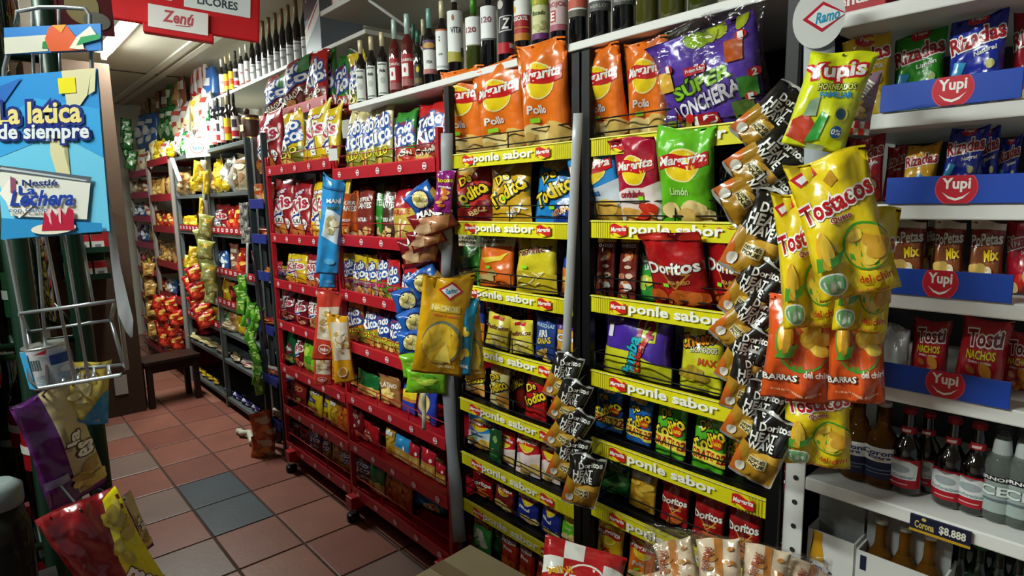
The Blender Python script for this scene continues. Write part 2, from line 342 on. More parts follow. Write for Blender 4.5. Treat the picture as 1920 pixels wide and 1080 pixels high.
for x, z, c in ((.62, .72, 'B8541C'), (.78, .36, '3E8A30'), (.66, .14, '5A7A30'), (-.72, .58, 'D8A83A'), (-.75, .08, '8CA83A'), (-.45, .05, 'C8B040')): lonch += [('r', x-.16, z-.09, x+.16, z+.11, c), ('e', x+.13, z+.13, .10, .045, RED)]
for x, z, s in ((.75, .85, '1'), (.91, .49, '2'), (.79, .27, '1'), (-.59, .71, '1')): lonch += [('t', s, x, z, .03, .06, WH)]
des('lonchera', 'variety_pack', 'big purple variety pack in clear wrap', .33, .30, '5B3CA8', lonch, t=.22)
des('pack12', 'variety_pack', 'purple and yellow variety pack', .22, .17, '4A2C9C', [('p', [(-1, 0), (1, 0), (1, .25), (.2, .42), (-1, .46)], 'D6D428'), ('p', [(.1, 1), (.62, 1), (.7, .62), (.2, .6)], 'C6C61E'), ('t', '12', .4, .8, .2, .24, 'B01C30', 0, '2A1030', .07), ('t', 'Pamba', 0, .36, .52, .22, '28B4C4', 75, '123A50', .08), ('t', 'Colegial', .30, .40, .45, .16, 'D8302C', 70, '501018', .06), ('r', -.75, .62, -.60, .82, 'E8E4F0')], t=.34)
des('choconut', 'nut_bag', 'tall brown chocolate peanut bag with gold top', .075, .22, '6A1F16', [('r', -1, .88, 1, 1, 'C89A38'), ('t', 'CHOCO', 0, .83, .75, .05, WH), ('e', .2, .68, .45, .08, 'C86A28'), ('ch', 0, .42, .7, .22, 10, 'B0663A', 'D8B8A0', .18), ('ch', 0, .18, .6, .1, 5, 'E8E0D8', 'A04A30', .2)], st=(0, .08))
des('nacho_lime', 'corn_chip_bag', 'green and grey lime corn chip bag', .11, .21, '2E9C3A', [('r', -1, .62, 1, 1, '4A5048'), ('t', 'Nachitos', 0, .76, .9, .14, 'D8DCD0', 4, BLK, .05), ('t', 'Limón', .1, .60, .5, .09, WH, 8), ('ch', 0, .25, .7, .18, 7, 'A8C84A', 'C8C83A', .2)])
des('nacho_red', 'corn_chip_bag', 'small red orange corn chip bag', .09, .15, 'B8301C', [('r', -1, .66, 1, 1, '5A2020'), ('t', 'Nachitos', 0, .74, .8, .13, WH), ('t', 'Picante', 0, .56, .5, .08, WH), ('ch', 0, .25, .6, .16, 6, 'E87A28', 'D85A1C', .2)])
des('choclitos', 'corn_chip_bag', 'small green and white corn snack bag with brown top', .09, .16, '3A9A44', [('r', -1, .68, 1, 1, '5A3420'), ('t', 'LIMÓN', 0, .78, .7, .11, 'E8A030', -6), ('ch', 0, .35, .6, .18, 6, 'D8DCC8', 'A8C8A0', .2)])
des('darkgreen', 'snack_bag', 'dark green snack bag', .09, .15, '1C4A26', [('ch', 0, .5, .5, .25, 5, '2E6A34', '8AA860', .2)])
des('plat_green', 'snack_bag', 'large dark green plantain bag', .15, .22, '1F6A30', [('r', -.6, .70, .7, .92, '2A5030'), ('t', 'PLÁTANO', .05, .84, .5, .06, 'A8C090'), ('t', 'VERDE', .05, .76, .4, .06, 'A8C090'), ('p', [(-.8, .30), (0, .22), (.8, .42), (.6, .50), (0, .34), (-.7, .42)], '6E9A50')])
# hanging corn bags
def corn(sub): return [('p', [(-.95, .90), (-.35, .97), (-.25, .90), (-.75, .83)], 'C8283A'), ('p', [(-.82, .89), (-.4, .94), (-.34, .90), (-.7, .85)], 'E8ECF0'), ('p', [(-.15, .84), (.1, .9), (.2, .82), (0, .78)], 'B88A2A'), ('t', 'Tostacos', 0, .68, .95, .13, 'B41824', 13, WH, .10), ('t', sub, .05, .56, .28, .045, 'A82A18', 8, WH, .09), ('e', .45, .34, .58, .17, '3E9A2A'), ('e', .47, .335, .54, .155, 'D8B428'), ('ch', .45, .34, .40, .10, 8, 'C8962A', 'E0C040', .12), ('e', -.55, .36, .17, .13, 'E0A828'), ('e', -.50, .36, .13, .11, 'F0C840'), ('p', [(-.8, .22), (-.3, .26), (-.1, .36), (-.45, .30), (-.75, .32)], '4E9C34'), ('e', -.55, .13, .30, .08, WH), ('e', -.55, .13, .26, .07, '7CB87C'), ('p', [(-.62, .08), (-.5, .09), (-.42, .18), (-.56, .15)], 'E8F0E0'), ('t', 'del chiri', .5, .12, .34, .045, 'B0341C', 4), ('t', 'Producto de maíz', .1, .04, .6, .02, 'C06020')]
des('tosta', 'corn_chip_bag', 'big yellow corn taco snack bag', .165, .27, 'E4C91A', corn('Queso'), t=.34, wr=1.7)
des('tosta_or', 'corn_chip_bag', 'orange corn taco snack bag', .15, .22, 'D8541C', [('e', .1, .62, .85, .30, '4E9C34'), ('e', .12, .63, .80, .28, 'C8501C'), ('ch', .35, .66, .4, .18, 8, 'D8A82A', 'E8C848', .15), ('e', -.45, .66, .20, .15, 'E8B030'), ('p', [(-.7, .45), (-.2, .48), (-.1, .60), (-.5, .56)], '5AA838'), ('t', 'del chiri', .55, .32, .36, .06, WH, 5), ('t', 'BARRAS', -.45, .25, .5, .06, WH, 5, '403020', .08), ('t', 'Con maíz 100% natural', 0, .12, .7, .022, 'F0C8A0')], t=.34, wr=1.7)
des('yupis', 'snack_bag', 'yellow green baked corn puff bag', .15, .23, 'D3DC1C', [('t', 'Yupis', -.05, .78, .88, .18, WH, 14, 'C8202C', .13), ('t', 'HORNEADOS', .15, .64, .58, .06, 'D8E06A', 10, '2A3018', .10), ('t', 'FAMILIAR', .2, .56, .5, .06, '2A8AC8', 10), ('p', [(-.95, .08), (-.3, .04), (-.1, .22), (-.5, .34), (-.9, .26)], 'B83A20'), ('p', [(-.3, .06), (.1, .10), (.2, .34), (-.05, .38), (-.1, .24)], '2E9A3A'), ('p', [(-.6, .30), (-.2, .32), (-.25, .52), (-.55, .46)], '9AB89A'), ('e', .52, .38, .22, .075, 'E0D840'), ('e', .52, .38, .16, .055, '2A5A6A'), ('e', .55, .20, .17, .06, '1A5AA8'), ('t', '0%', .55, .20, .14, .05, WH), ('r', -.2, .0, .35, .06, '9AA880')], t=.3)
def riz(base, flav, c1='DCD890', c2='C9C274', big=True): return [('e', .0, .95, .36, .075, 'C81C2E'), ('t', 'Yupi', 0, .955, .24, .06, WH), ('t', 'Rizadas', 0, .74, .95, .18, 'A82430', 12, WH, .09), ('t', flav, .35, .58, .40, .05, WH, 10)] + ([('p', [(-.85, .3), (-.6, .28), (-.3, .48), (-.75, .50)], '3AA0D8')] if big else []) + [('e', 0, .16, .3, .11, c1), ('e', .45, .24, .28, .10, c2), ('e', -.35, .08, .30, .08, c2), ('e', .6, .42, .14, .05, c1), ('e', .7, .10, .22, .1, c1)]
des('riz_yellow', 'chip_bag', 'yellow ridged crisp bag', .155, .25, 'DDB51C', riz('', 'MADURITOS', 'E8D060', 'E0C040'))
des('riz_green', 'chip_bag', 'green ridged crisp bag', .155, .25, '2E9A20', riz('', 'Limón', 'B8D080', '9AC468'))
des('riz_blue', 'chip_bag', 'royal blue ridged crisp bag', .165, .26, '1D2FA4', riz('', 'Natural'))
des('riz_red', 'chip_bag', 'red ridged crisp bag', .13, .19, 'A8162C', riz('', 'Tomate', 'C8281C', 'D8C080', False))
des('riz_yel_s', 'chip_bag', 'small yellow and blue ridged crisp bag', .11, .15, 'D9A024', [('t', 'Rizadas', 0, .72, .9, .18, 'A82430', 8, WH, .09), ('p', [(-.6, .2), (0, .5), (.5, .4), (.4, .1)], '2C86C8'), ('e', .5, .14, .4, .12, 'E8D8A0')])
des('popeta', 'popcorn_bag', 'brown and white popcorn mix bag', .125, .185, '8A4A22', [('p', [(-1, 0), (1, 0), (1, .22), (-1, .34)], 'C8843A'), ('r', -1, .88, 1, 1, 'D8D0C4'), ('p', [(-1, .62), (1, .70), (1, .88), (-1, .86)], '8C2420'), ('t', 'PoPetas', 0, .74, .90, .16, WH, 4, '5A1418', .09), ('t', 'Mix', .35, .52, .42, .15, 'E8C828', 6, '6A2410', .08), ('ch', 0, .22, .8, .17, 9, 'EAE0C0', 'E0B860', .16), ('e', .25, .20, .22, .10, WH), ('e', .25, .20, .14, .065, 'E8C848')], t=.42)
des('nachos', 'corn_chip_bag', 'red nacho bag with yellow lettering', .125, .16, 'B41A26', [('t', 'Tosti', .05, .74, .7, .22, '7A1020', 4, WH, .10), ('t', 'NACHOS', .0, .50, .62, .12, 'E8DC28', 2), ('t', 'QUESO / CHEESE', 0, .39, .5, .035, WH), ('ch', .1, .18, .7, .12, 7, 'D88A30', 'C86A28', .15)])
des('silver', 'snack_bag', 'crumpled silver foil bag', .10, .13, 'A8A8A4', [], wr=2.2)
des('popcorn_red', 'popcorn_bag', 'grey popcorn bag with red checked foot', .12, .22, '8A7080', [('p', [(-1, 0), (1, 0), (1, .22), (-1, .22)], 'D8D4CC')] + [('r', x, 0 if i % 2 else .11, x+.28, .11 if i % 2 else .22, 'C02020') for i, x in enumerate((-1, -.72, -.44, -.16, .12, .40, .68))] + [('ch', 0, .4, .7, .14, 10, 'D8B880', 'C8A060', .16), ('t', 'mini', .2, .72, .6, .15, WH, 60)])
# red rack
def todo(top, low, flav, fc): return [('r', -1, 0, 1, .34, low), ('e', .05, .60, .92, .21, '7A2A50'), ('t', 'Todo', -.05, .69, .82, .20, WH, 12, '1A4A9C', .13), ('t', 'Rico', .08, .50, .82, .21, WH, 12, '1A4A9C', .13), ('t', flav, 0, .25, .8, .10, fc, 8, '3A1A10', .06), ('ch', 0, .09, .8, .07, 7, 'D8B060', 'B87A38', .13)]
des('tr_wine', 'snack_bag', 'wine red party mix bag', .16, .22, '7A2426', todo('', '5A2018', 'BARBACOA', 'D8D0C0') + [('p', [(.5, .6), (1, .62), (1, .9), (.6, .88)], '2A7A3A')])
des('tr_red', 'snack_bag', 'bright red party mix bag', .15, .22, 'BC2020', todo('', '8C2A1C', 'Criollo', 'E8E0D0'))
des('tr_yellow', 'snack_bag', 'yellow party mix bag', .15, .22, 'D9B820', todo('', '6A6A1C', 'POLLO', 'E8DC40'))
des('tr_white', 'snack_bag', 'cream and yellow party mix bag', .15, .23, 'D8CC90', todo('', '8C8A20', 'POLLO', 'F0E040'))
des('tr_green', 'snack_bag', 'red and green party mix bag', .15, .22, '3A8A34', todo('', 'B8301C', 'LIMÓN', 'F0E8D0'))
des('tr_small', 'snack_bag', 'small yellow topped party mix bag', .115, .15, 'D9BC1E', todo('', 'A89890', 'Criollo', 'B84070'))
des('tr_small_r', 'snack_bag', 'small red topped party mix bag', .115, .15, 'C42424', todo('', '5A8A2C', 'BBQ', 'E83A60'))
des('tr_blue', 'snack_bag', 'small blue and red party mix bag', .11, .16, '24388C', [('r', -1, 0, 1, .3, 'A8A42C')] + todo('', 'A8982C', 'POLLO', 'E8D840')[1:])
des('tr_orange', 'snack_bag', 'small orange topped party mix bag', .11, .16, 'D88A1C', todo('', '8A8A24', 'POLLO', 'E8E040'))
des('tr_clear', 'snack_bag', 'dark red party mix bag', .13, .19, '9C1C24', todo('', '6A6A60', 'BBQ', WH))
def kris(base): return [('t', 'Súper', -.05, .76, .62, .11, WH, 8, '7A2A6A', .12), ('p', [(-.9, .34), (.1, .46), (.75, .66), (.2, .36), (-.6, .27)], WH), ('p', [(-.8, .33), (.1, .43), (.6, .58), (.1, .38), (-.6, .29)], '24388C'), ('t', 'Kris', .05, .57, .72, .20, 'B83050', 10, WH, .13), ('e', -.1, .27, .26, .10, WH), ('t', 'UU', -.1, .28, .18, .07, BLK), ('e', .62, .22, .24, .09, WH), ('t', 'UU', .62, .23, .17, .06, BLK), ('ch', -.2, .09, .7, .07, 6, 'C87A38', 'B05A28', .16)]
des('kr_red', 'corn_chip_bag', 'dark red corn crisp bag', .155, .24, '981C24', kris(''))
des('kr_yellow', 'corn_chip_bag', 'yellow corn crisp bag with smiling badge', .15, .24, 'DDBE1C', kris('')[:4] + [('r', -.1, .18, .4, .36, WH), ('p', [(.0, .25), (.15, .21), (.3, .25), (.15, .23)], BLK), ('e', .03, .31, .04, .016, BLK), ('e', .27, .31, .04, .016, BLK), ('ch', -.2, .09, .7, .06, 6, 'D8A040', 'B87828', .14)])
def kantes(f): return [('t', 'SÚPER', 0, .78, .72, .10, WH), ('t', 'KANTES', 0, .65, .86, .11, WH), ('t', f, -.1, .38, .5, .07, WH), ('ch', 0, .13, .8, .09, 8, 'E0C088', 'C8A060', .15)]
des('kan_orange', 'snack_bag', 'orange crackling bag with white lettering', .13, .22, 'CF5A1C', kantes('PICANTE'))
des('kan_brown', 'snack_bag', 'reddish brown crackling bag with white lettering', .13, .23, '7A2A22', kantes('NATURAL'))
des('kan_green', 'snack_bag', 'bright green crackling bag', .09, .24, '2E8A28', kantes('LIMÓN'))
des('kan_dark', 'snack_bag', 'dark brown crackling bag with white lettering', .11, .23, '4A2E22', kantes('CRIOLLA'))
des('garrote', 'snack_bag', 'red and mustard pork stick bag', .155, .23, 'A81C28', [('r', -1, .0, 1, .45, 'B8A040'), ('r', -1, .45, 1, .60, 'C8B048'), ('t', 'GARROTE', 0, .53, .8, .10, 'B01C24', 3), ('e', .5, .82, .18, .07, WH), ('p', [(-.4, .1), (-.2, .08), (.1, .4), (-.1, .42)], 'E8D0A0'), ('p', [(.0, .06), (.2, .05), (.5, .36), (.3, .38)], 'E0C090')])
des('maroon', 'snack_bag', 'small maroon corn crisp bag', .10, .15, '6A1420', kris('')[:4] + [('ch', 0, .16, .8, .1, 6, 'B05A38', 'D8B090', .16)])
des('maroongold', 'snack_bag', 'small maroon and gold corn crisp bag', .10, .15, '8A6A34', kris('')[:4] + [('ch', 0, .16, .8, .1, 6, 'E0C070', 'A07838', .16)])
des('palgreen', 'snack_bag', 'shiny dark green foil snack bag', .10, .15, '14502A', [('e', 0, .45, .6, .18, '7A3040'), ('t', 'Palo', 0, .45, .5, .12, WH), ('ch', 0, .15, .7, .08, 5, '8AB03A', 'C8C05A', .16)])
des('limebag', 'snack_bag', 'lime green foil snack bag', .10, .14, '7AC028', [('ch', 0, .5, .6, .3, 6, 'B8D848', '4E9A20', .2)])
des('greenclear', 'snack_bag', 'green topped gold chip bag', .14, .18, '1E6A34', [('p', [(-1, 0), (1, 0), (1, .4), (-1, .5)], 'C8A040'), ('ch', 0, .22, .8, .18, 8, 'E0C468', 'C09038', .16)])
des('tanplat', 'snack_bag', 'tan plantain chip bag', .14, .19, '9A6A3A', [('t', 'PLÁTANO', 0, .70, .8, .16, 'F0E8D8', 6, '6A4020', .06), ('ch', 0, .35, .8, .25, 10, 'E8D080', 'D0A850', .16)])
des('yelblue', 'snack_bag', 'yellow and blue snack bag', .10, .16, '2A3A98', [('p', [(-1, .55), (1, .5), (1, .95), (-1, .85)], 'E0C428'), ('wv', -1, 1, .55, .12, .05, 'B8742C')])
des('bluecrisp', 'snack_bag', 'blue and cream snack bag', .13, .17, '26389C', [('e', 0, .5, .55, .3, 'D8C070'), ('ch', 0, .22, .8, .14, 8, 'C8A860', 'A88040', .14)])
des('brownmix', 'snack_bag', 'red brown mixed nut bag', .11, .17, '7A3426', [('ch', 0, .45, .8, .35, 12, 'A85A38', 'C89060', .14), ('r', -1, .86, 1, 1, 'B8B0A8')])
des('redbrown', 'snack_bag', 'red topped brown snack bag', .12, .18, '8A2420', [('r', -1, .78, 1, 1, 'C02424'), ('t', 'RISO', .1, .6, .6, .14, 'C88A60'), ('ch', 0, .25, .8, .2, 9, 'C8A038', '6A1C18', .15)])
des('yelstick', 'snack_bag', 'tall yellow corn stick bag', .11, .19, 'DCC420', [('t', 'ricos', 0, .88, .7, .12, WH, 4, '20388C', .12), ('r', -.7, .48, .5, .66, '30388C'), ('t', 'TAKO', -.1, .57, .4, .09, WH), ('ch', 0, .25, .8, .1, 8, 'B8842C', '8A5A20', .15), ('r', -1, 0, 1, .1, '4A2A80')])
des('goldbag', 'snack_bag', 'gold snack bag', .09, .18, 'B88A1E', [('ch', 0, .45, .7, .4, 12, 'D8B040', '9A6E18', .18), ('r', -.6, .75, .6, .9, 'D0D0C8')])
des('orangebag', 'snack_bag', 'orange cheese stick bag', .11, .19, 'C8661C', [('ch', 0, .45, .7, .4, 14, 'E8A030', 'B84A14', .16)])
des('darkred', 'snack_bag', 'dark red snack bag with white dots', .11, .18, '7A1018', [('e', .4, .6, .2, .08, WH), ('t', 'HOT', -.2, .75, .5, .12, 'C8B0A0'), ('e', -.3, .4, .15, .06, 'D8C8B8'), ('ch', 0, .15, .7, .1, 6, 'A82A1C', 'C86A38', .15)])
des('redface', 'snack_bag', 'red snack bag with white badges', .13, .18, 'A8161E', [('e', .2, .62, .14, .06, WH), ('e', -.3, .58, .14, .06, WH), ('t', 'ricas', -.2, .45, .5, .1, 'E8D8A0'), ('e', .3, .3, .18, .08, WH), ('ch', 0, .1, .7, .08, 6, '7A1818', 'C8503A', .15)])
des('bluegold', 'biscuit_pack', 'sky blue topped gold wafer pack', .12, .17, '2C8CC8', [('p', [(-1, 0), (1, 0), (1, .5), (-1, .58)], 'B88A3A'), ('r', -.8, .06, -.05, .42, 'D8BC60'), ('r', .05, .06, .85, .42, 'D0B058'), ('e', .4, .62, .16, .08, WH)])
des('redgold', 'biscuit_pack', 'red topped gold wafer pack', .12, .17, 'A8182A', [('p', [(-1, 0), (1, 0), (1, .5), (-1, .58)], 'B88A3A'), ('r', -.8, .06, -.05, .42, 'D8BC60'), ('r', .05, .06, .85, .42, 'D0B058'), ('e', .5, .66, .16, .08, WH)])
des('ramo', 'corn_chip_bag', 'big gold nacho bag with red lozenge', .175, .33, 'C8940E', [('p', [(-.35, .86), (.15, .955), (.65, .86), (.15, .765)], 'C0202E'), ('p', [(-.22, .86), (.15, .93), (.52, .86), (.15, .79)], WH), ('t', 'Ramo', .15, .86, .26, .05, '2A9AC8', 8, None, 0, .4), ('e', -.35, .67, .1, .02, 'E8CC50'), ('r', -.6, .645, .62, .72, 'D8B42C'), ('t', 'NACHOS', 0, .683, .52, .045, 'F0E4B0'), ('t', 'sabor a queso', .05, .61, .5, .028, 'D8502A'), ('e', .05, .34, .82, .22, '6A7060'), ('e', .0, .33, .74, .20, 'D8AE24'), ('p', [(-.6, .2), (.1, .32), (-.1, .52)], 'E8C848'), ('p', [(-.1, .36), (.5, .30), (.3, .52)], 'E0BA38'), ('p', [(-.2, .16), (.5, .14), (.25, .36)], 'ECD058'), ('p', [(-.8, .32), (-.3, .28), (-.55, .46)], 'DDB430'), ('t', 'QUESO', .3, .10, .36, .03, 'F0E0A0')], t=.30)
des('ramo_blue', 'corn_chip_bag', 'big teal blue nacho bag', .16, .33, '1680A8', [('ch', 0, .4, .5, .2, 8, 'D8B83A', 'E8CC58', .14), ('t', 'NATURAL', .2, .12, .5, .04, WH)])
des('nut_blue', 'nut_bag', 'slim blue peanut bag', .075, .25, '2C92D4', [('p', [(-.75, .40), (.7, .32), (.8, .62), (-.5, .70)], 'D6E4EC'), ('e', 0, .52, .55, .10, 'C8BC90'), ('ch', 0, .5, .45, .09, 8, 'E8E0C0', 'A8A070', .18), ('t', 'MANÍ', .1, .77, .6, .05, WH, 4), ('t', 'salado', .1, .70, .55, .035, '3A5A28', 4), ('r', -1, .88, 1, .9, '1A6AA8'), ('e', .1, .14, .5, .03, '60B0E0')])
des('nut_red', 'nut_bag', 'slim coral red mixed nut bag', .085, .24, 'C8402E', [('p', [(-.8, .32), (.8, .30), (.8, .80), (-.8, .78)], 'D8C8B0'), ('ch', 0, .54, .6, .2, 16, 'E8DCC0', 'B89860', .15), ('e', -.1, .18, .5, .07, 'F0E0D8'), ('e', -.1, .18, .42, .055, 'C8402E'), ('t', 'mix', -.1, .18, .3, .05, WH)])
des('nut_yellow', 'nut_bag', 'slim amber mixed nut bag', .085, .22, 'D89A18', [('p', [(-.8, .36), (.8, .34), (.8, .9), (-.8, .9)], 'D0C4B0'), ('ch', 0, .6, .6, .22, 16, 'E8DCC0', 'B89860', .15), ('e', -.1, .18, .5, .07, 'F0E8D8'), ('e', -.1, .18, .42, .055, 'C88A18')])
des('manietas', 'nut_bag', 'glossy maroon peanut bar bag', .13, .085, '7A1420', [('p', [(-.9, .2), (.5, .1), (.9, .5), (.2, .75), (-.8, .6)], 'B88058'), ('ch', -.1, .42, .7, .22, 6, 'E0B890', 'C89068', .14), ('t', 'MANIETAS', .35, .75, .9, .22, WH, -14, '2A0A10', .08)], t=.4, wr=1.6)
des('platblue', 'nut_bag', 'blue and gold banana chip bag', .115, .085, '1E58A8', [('e', -.1, .5, .62, .40, '20285C'), ('e', -.12, .5, .52, .34, 'E8DC98'), ('ch', -.1, .5, .36, .22, 7, 'F4EAB8', 'D8C870', .11), ('p', [(.5, 0), (1, 0), (1, .6), (.7, .5)], 'B08A3A')], t=.4, wr=1.6)
des('purpnut', 'nut_bag', 'slim magenta snack bag', .065, .17, '8A1C78', [('t', 'locos', 0, .78, .8, .10, YEL, 8, '4A0A40', .09), ('ch', 0, .35, .6, .25, 10, 'E8A850', 'D86A28', .2), ('t', 'manía', 0, .62, .7, .05, WH)])
des('tee5', 'snack_bag', 'large blue party bag with green corner', .26, .19, '1E78B8', [('p', [(-1, 0), (-.7, 0), (-.55, .5), (-.75, 1), (-1, 1)], 'C8D428'), ('e', .55, .22, .30, .2, 'D0C828'), ('t', 'T5', .55, .24, .2, .2, 'B01C30', -10, WH, .1)] + [('e', x, z, .04, .03, c) for x, z, c in ((-.3, .7, WH), (0, .6, 'E87AB0'), (.2, .8, YEL), (-.1, .4, 'D84A3A'), (.4, .62, WH), (-.35, .5, 'E8A030'))], t=.4)
# left hand dispenser and the foreground
des('purplemix', 'nut_bag', 'purple and cream peanut bag', .085, .25, '5A1C6A', [('p', [(.0, .05), (1, .08), (1, 1), (-.1, 1), (.25, .6)], 'C8B888'), ('t', 'la', .35, .55, .3, .08, 'F4F0E8', 75, '2A1820', .10), ('t', 'es', .62, .42, .34, .10, 'F4F0E8', 75, '2A1820', .10), ('ch', .5, .18, .45, .14, 9, 'D8C060', 'B09048', .18), ('r', -.9, .22, -.2, .29, '8A80A8')])
des('bluecheese', 'snack_bag', 'yellow and blue banana chip bag', .075, .12, 'C8B04A', [('p', [(-1, 0), (1, 0), (1, .55), (.7, .5), (-.1, .10), (-.7, .2)], '2A88B8'), ('e', -.2, .6, .4, .18, 'D8C888'), ('ch', -.1, .6, .6, .25, 8, 'E8D890', 'B89A40', .16)])
des('bigyellow', 'snack_bag', 'large dark red and yellow peanut snack bag', .20, .30, '7A0F16', [('p', [(.1, 0), (1, 0), (1, 1), (.55, .95), (.2, .55)], 'D9CC18'), ('ch', .6, .7, .3, .2, 12, 'A89428', 'B8A440', .10), ('t', 'maní', .6, .32, .5, .16, WH, -55, '3A1A10', .06), ('p', [(-.95, 0), (-.8, 0), (-.5, .35), (-.6, .40)], 'D8D020'), ('p', [(-.5, 0), (-.35, 0), (-.25, .32), (-.38, .36)], 'D8D020')], t=.3)
des('panbag', 'biscuit_pack', 'red and white checked biscuit bag with round logo', .21, .28, 'B81C22', [('r', -1, .5, -.5, .75, WH), ('r', -.5, .75, 0, 1, WH), ('r', -1, 0, -.5, .25, WH), ('r', .5, .5, 1, .75, WH), ('e', .1, .42, .55, .30, WH), ('e', .1, .42, .50, .27, 'B81C22'), ('t', 'Pan', .1, .42, .36, .2, WH, 6), ('r', -1, .0, -.6, .14, 'E0A820'), ('t', 'MINI', -.55, .55, .3, .1, 'E0A820', 20)], t=.5)
# plain packs for the far shelves
def far(key, name, desc, w, h, base, c1, c2, t=.4, z=.45): des(key, name, desc, w, h, base, [('ch', 0, z, .7, .3, 6, c1, c2, .22), ('r', -.55, .72, .6, .84, c2)], t=t, nu=6, nv=9, wr=1.4)
far('f_gold', 'snack_bag', 'gold snack pack', .13, .2, 'C8984A', 'E8C070', 'A07030'); far('f_orange', 'snack_bag', 'orange snack pack', .13, .2, 'D8501C', 'E88838', 'F0C060')
far('f_yellow', 'snack_bag', 'yellow snack pack', .13, .18, 'DCB820', 'E8D050', 'B88A1C'); far('f_blue', 'snack_bag', 'blue and white snack pack', .12, .17, '3A6AB0', 'C8D4E0', 'E0E4E8')
far('f_pink', 'sweet_bag', 'pink sweet pack', .12, .17, 'B82A5A', 'E05A90', 'D0C040'); far('f_purple', 'sweet_bag', 'purple sweet pack', .12, .17, '5A3070', '8A68A0', 'C8B8C8')
far('f_white', 'dry_food_bag', 'white and beige food bag', .14, .22, 'D8D4CC', 'E8D8B0', 'B84A40'); far('f_cream', 'dry_food_bag', 'cream coloured food bag', .14, .22, 'E4DCAC', 'F0E8C0', 'D8B840')
far('f_red', 'snack_bag', 'red snack pack', .13, .2, 'B82018', 'D8482C', 'E8B050'); far('f_green', 'dry_food_bag', 'green food bag', .13, .2, '2A6A34', '6AA860', 'D0DCC0')
far('f_brown', 'dry_food_bag', 'brown noodle bag', .12, .3, '8A5240', 'C8A080', 'D8C8B8', .25); far('f_redlong', 'dry_food_bag', 'long red noodle bag', .1, .38, 'C4B4AC', 'A04038', 'B82A28', .25)
far('f_goldlong', 'dry_food_bag', 'long amber noodle bag', .1, .34, 'B09060', 'D8B878', '8A6A40', .25); far('f_navy', 'snack_bag', 'dark blue foil pack', .15, .17, '1E1A5A', '3A3488', 'D0D0E8')
far('f_pasta', 'dry_food_bag', 'clear bag of pale pasta', .17, .24, 'CDBD8C', 'E4D8AC', 'B09A60'); far('f_bread', 'bread_bag', 'clear bread bag', .15, .2, 'B8A484', 'DCD0B8', '8A6A48')
far('f_grey', 'dry_food_bag', 'grey and clear bag', .14, .16, '9A968C', 'C8C4BC', '5A5650'); far('f_olive', 'snack_bag', 'olive gold foil pack', .10, .13, '8A8A48', 'C8C890', 'B89828')
far('f_tan', 'dry_food_bag', 'tan snack pack', .12, .18, 'B08A54', 'D8C090', '8A5A30'); far('f_leaf', 'sweet_bag', 'leaf green sweet pack', .07, .11, '4E9A24', '9AD048', 'C8E080')
far('f_orclear', 'snack_bag', 'clear bag of orange snacks', .13, .2, 'B8501C', 'E08A30', 'D0B090'); far('f_rednuts', 'snack_bag', 'dark maroon snack pack', .12, .19, '5A1016', '8A2018', 'A8603A')
BAGM = {}
def bag_data(k):
    if k not in BAGM:
        d = D[k]; seed = sum(ord(c)*(i+1) for i, c in enumerate(k)) % 997
        me, f = bag_mesh(d['name'], d['w'], d['h'], d['t'], d['base'], d['els'], seed, d['wr']*1.1, foil, d['nu'], d['nv'], bend=random.Random(seed).uniform(-.6, .6)); sm = None
        if d['st']:
            mb = MB(); mb.recalc = False; x0, z0 = d['st'][0]*d['w']/2, d['st'][1]*d['h']
            P = [[(lambda pn: pn[0] + pn[1]*.006)(f(x0 + a*.011, z0 + b*.006)) for a in (-1, 0, 1)] for b in (-1, 1)]; mb.grid(P, plain('8EE02A', .6)); sm = mb.mesh('price_sticker')
        BAGM[k] = (me, sm)
    return BAGM[k]
ITEMS = []          # (object, design description, row description)
def bag(k, base, w, h, yaw, tilt=0.0, roll=0.0, row='', thick=1.0):
    d = D[k]; me, sm = bag_data(k); o = bpy.data.objects.new(d['name'], me); COL.objects.link(o)
    o.location = base; o.rotation_euler = (tilt, roll, yaw); o.scale = (w/d['w'], thick*(w/d['w'] + h/d['h'])/2, h/d['h'])
    if sm:
        s = bpy.data.objects.new('price_sticker', sm); COL.objects.link(s); s.parent = o
    o['category'] = {'nut_bag': 'nut bag', 'sweet_bag': 'sweets', 'bread_bag': 'bread', 'dry_food_bag': 'food bag', 'biscuit_pack': 'biscuits'}.get(d['name'], 'snack bag')
    ITEMS.append((o, d['desc'], row)); return o
RND = random.Random(5)
def on_shelf(row, X, z, items, yaw=-90, tilt=-5, jit=5, shrink=.94, zl=()):
    """items: (design, left px, right px, top px[, extra depth, roll]) read off the photograph on the plane of this shelf's fronts"""
    up = [q for q in zl if q > z+.08]; cap = min(up)-z-.034 if up else 9; z += EYE
    for it in items:
        k, x0, x1, yt = it[:4]; tl = it[6] if len(it) > 6 else None; dx = it[4] if len(it) > 4 else 0; ro = it[5] if len(it) > 5 else RND.uniform(-2, 2); Xi = X + dx; xm = (x0+x1)/2
        P = onx(xm, yt, Xi); yb = proj((Xi, P.y, z))[1]; ym = (yt+yb)/2; a, b = onx(x0, ym, Xi).y, onx(x1, ym, Xi).y
        w = (a-b)*shrink; h = max(.04, P.z - z); h = h if tl else min(h, cap); bag(k, (Xi, (a+b)/2, z+.001+abs(math.sin(R(ro)))*w*.46), w, h, R(yaw + RND.uniform(-jit, jit)), R(tl if tl else tilt + RND.uniform(-2, 2)), R(ro), row)
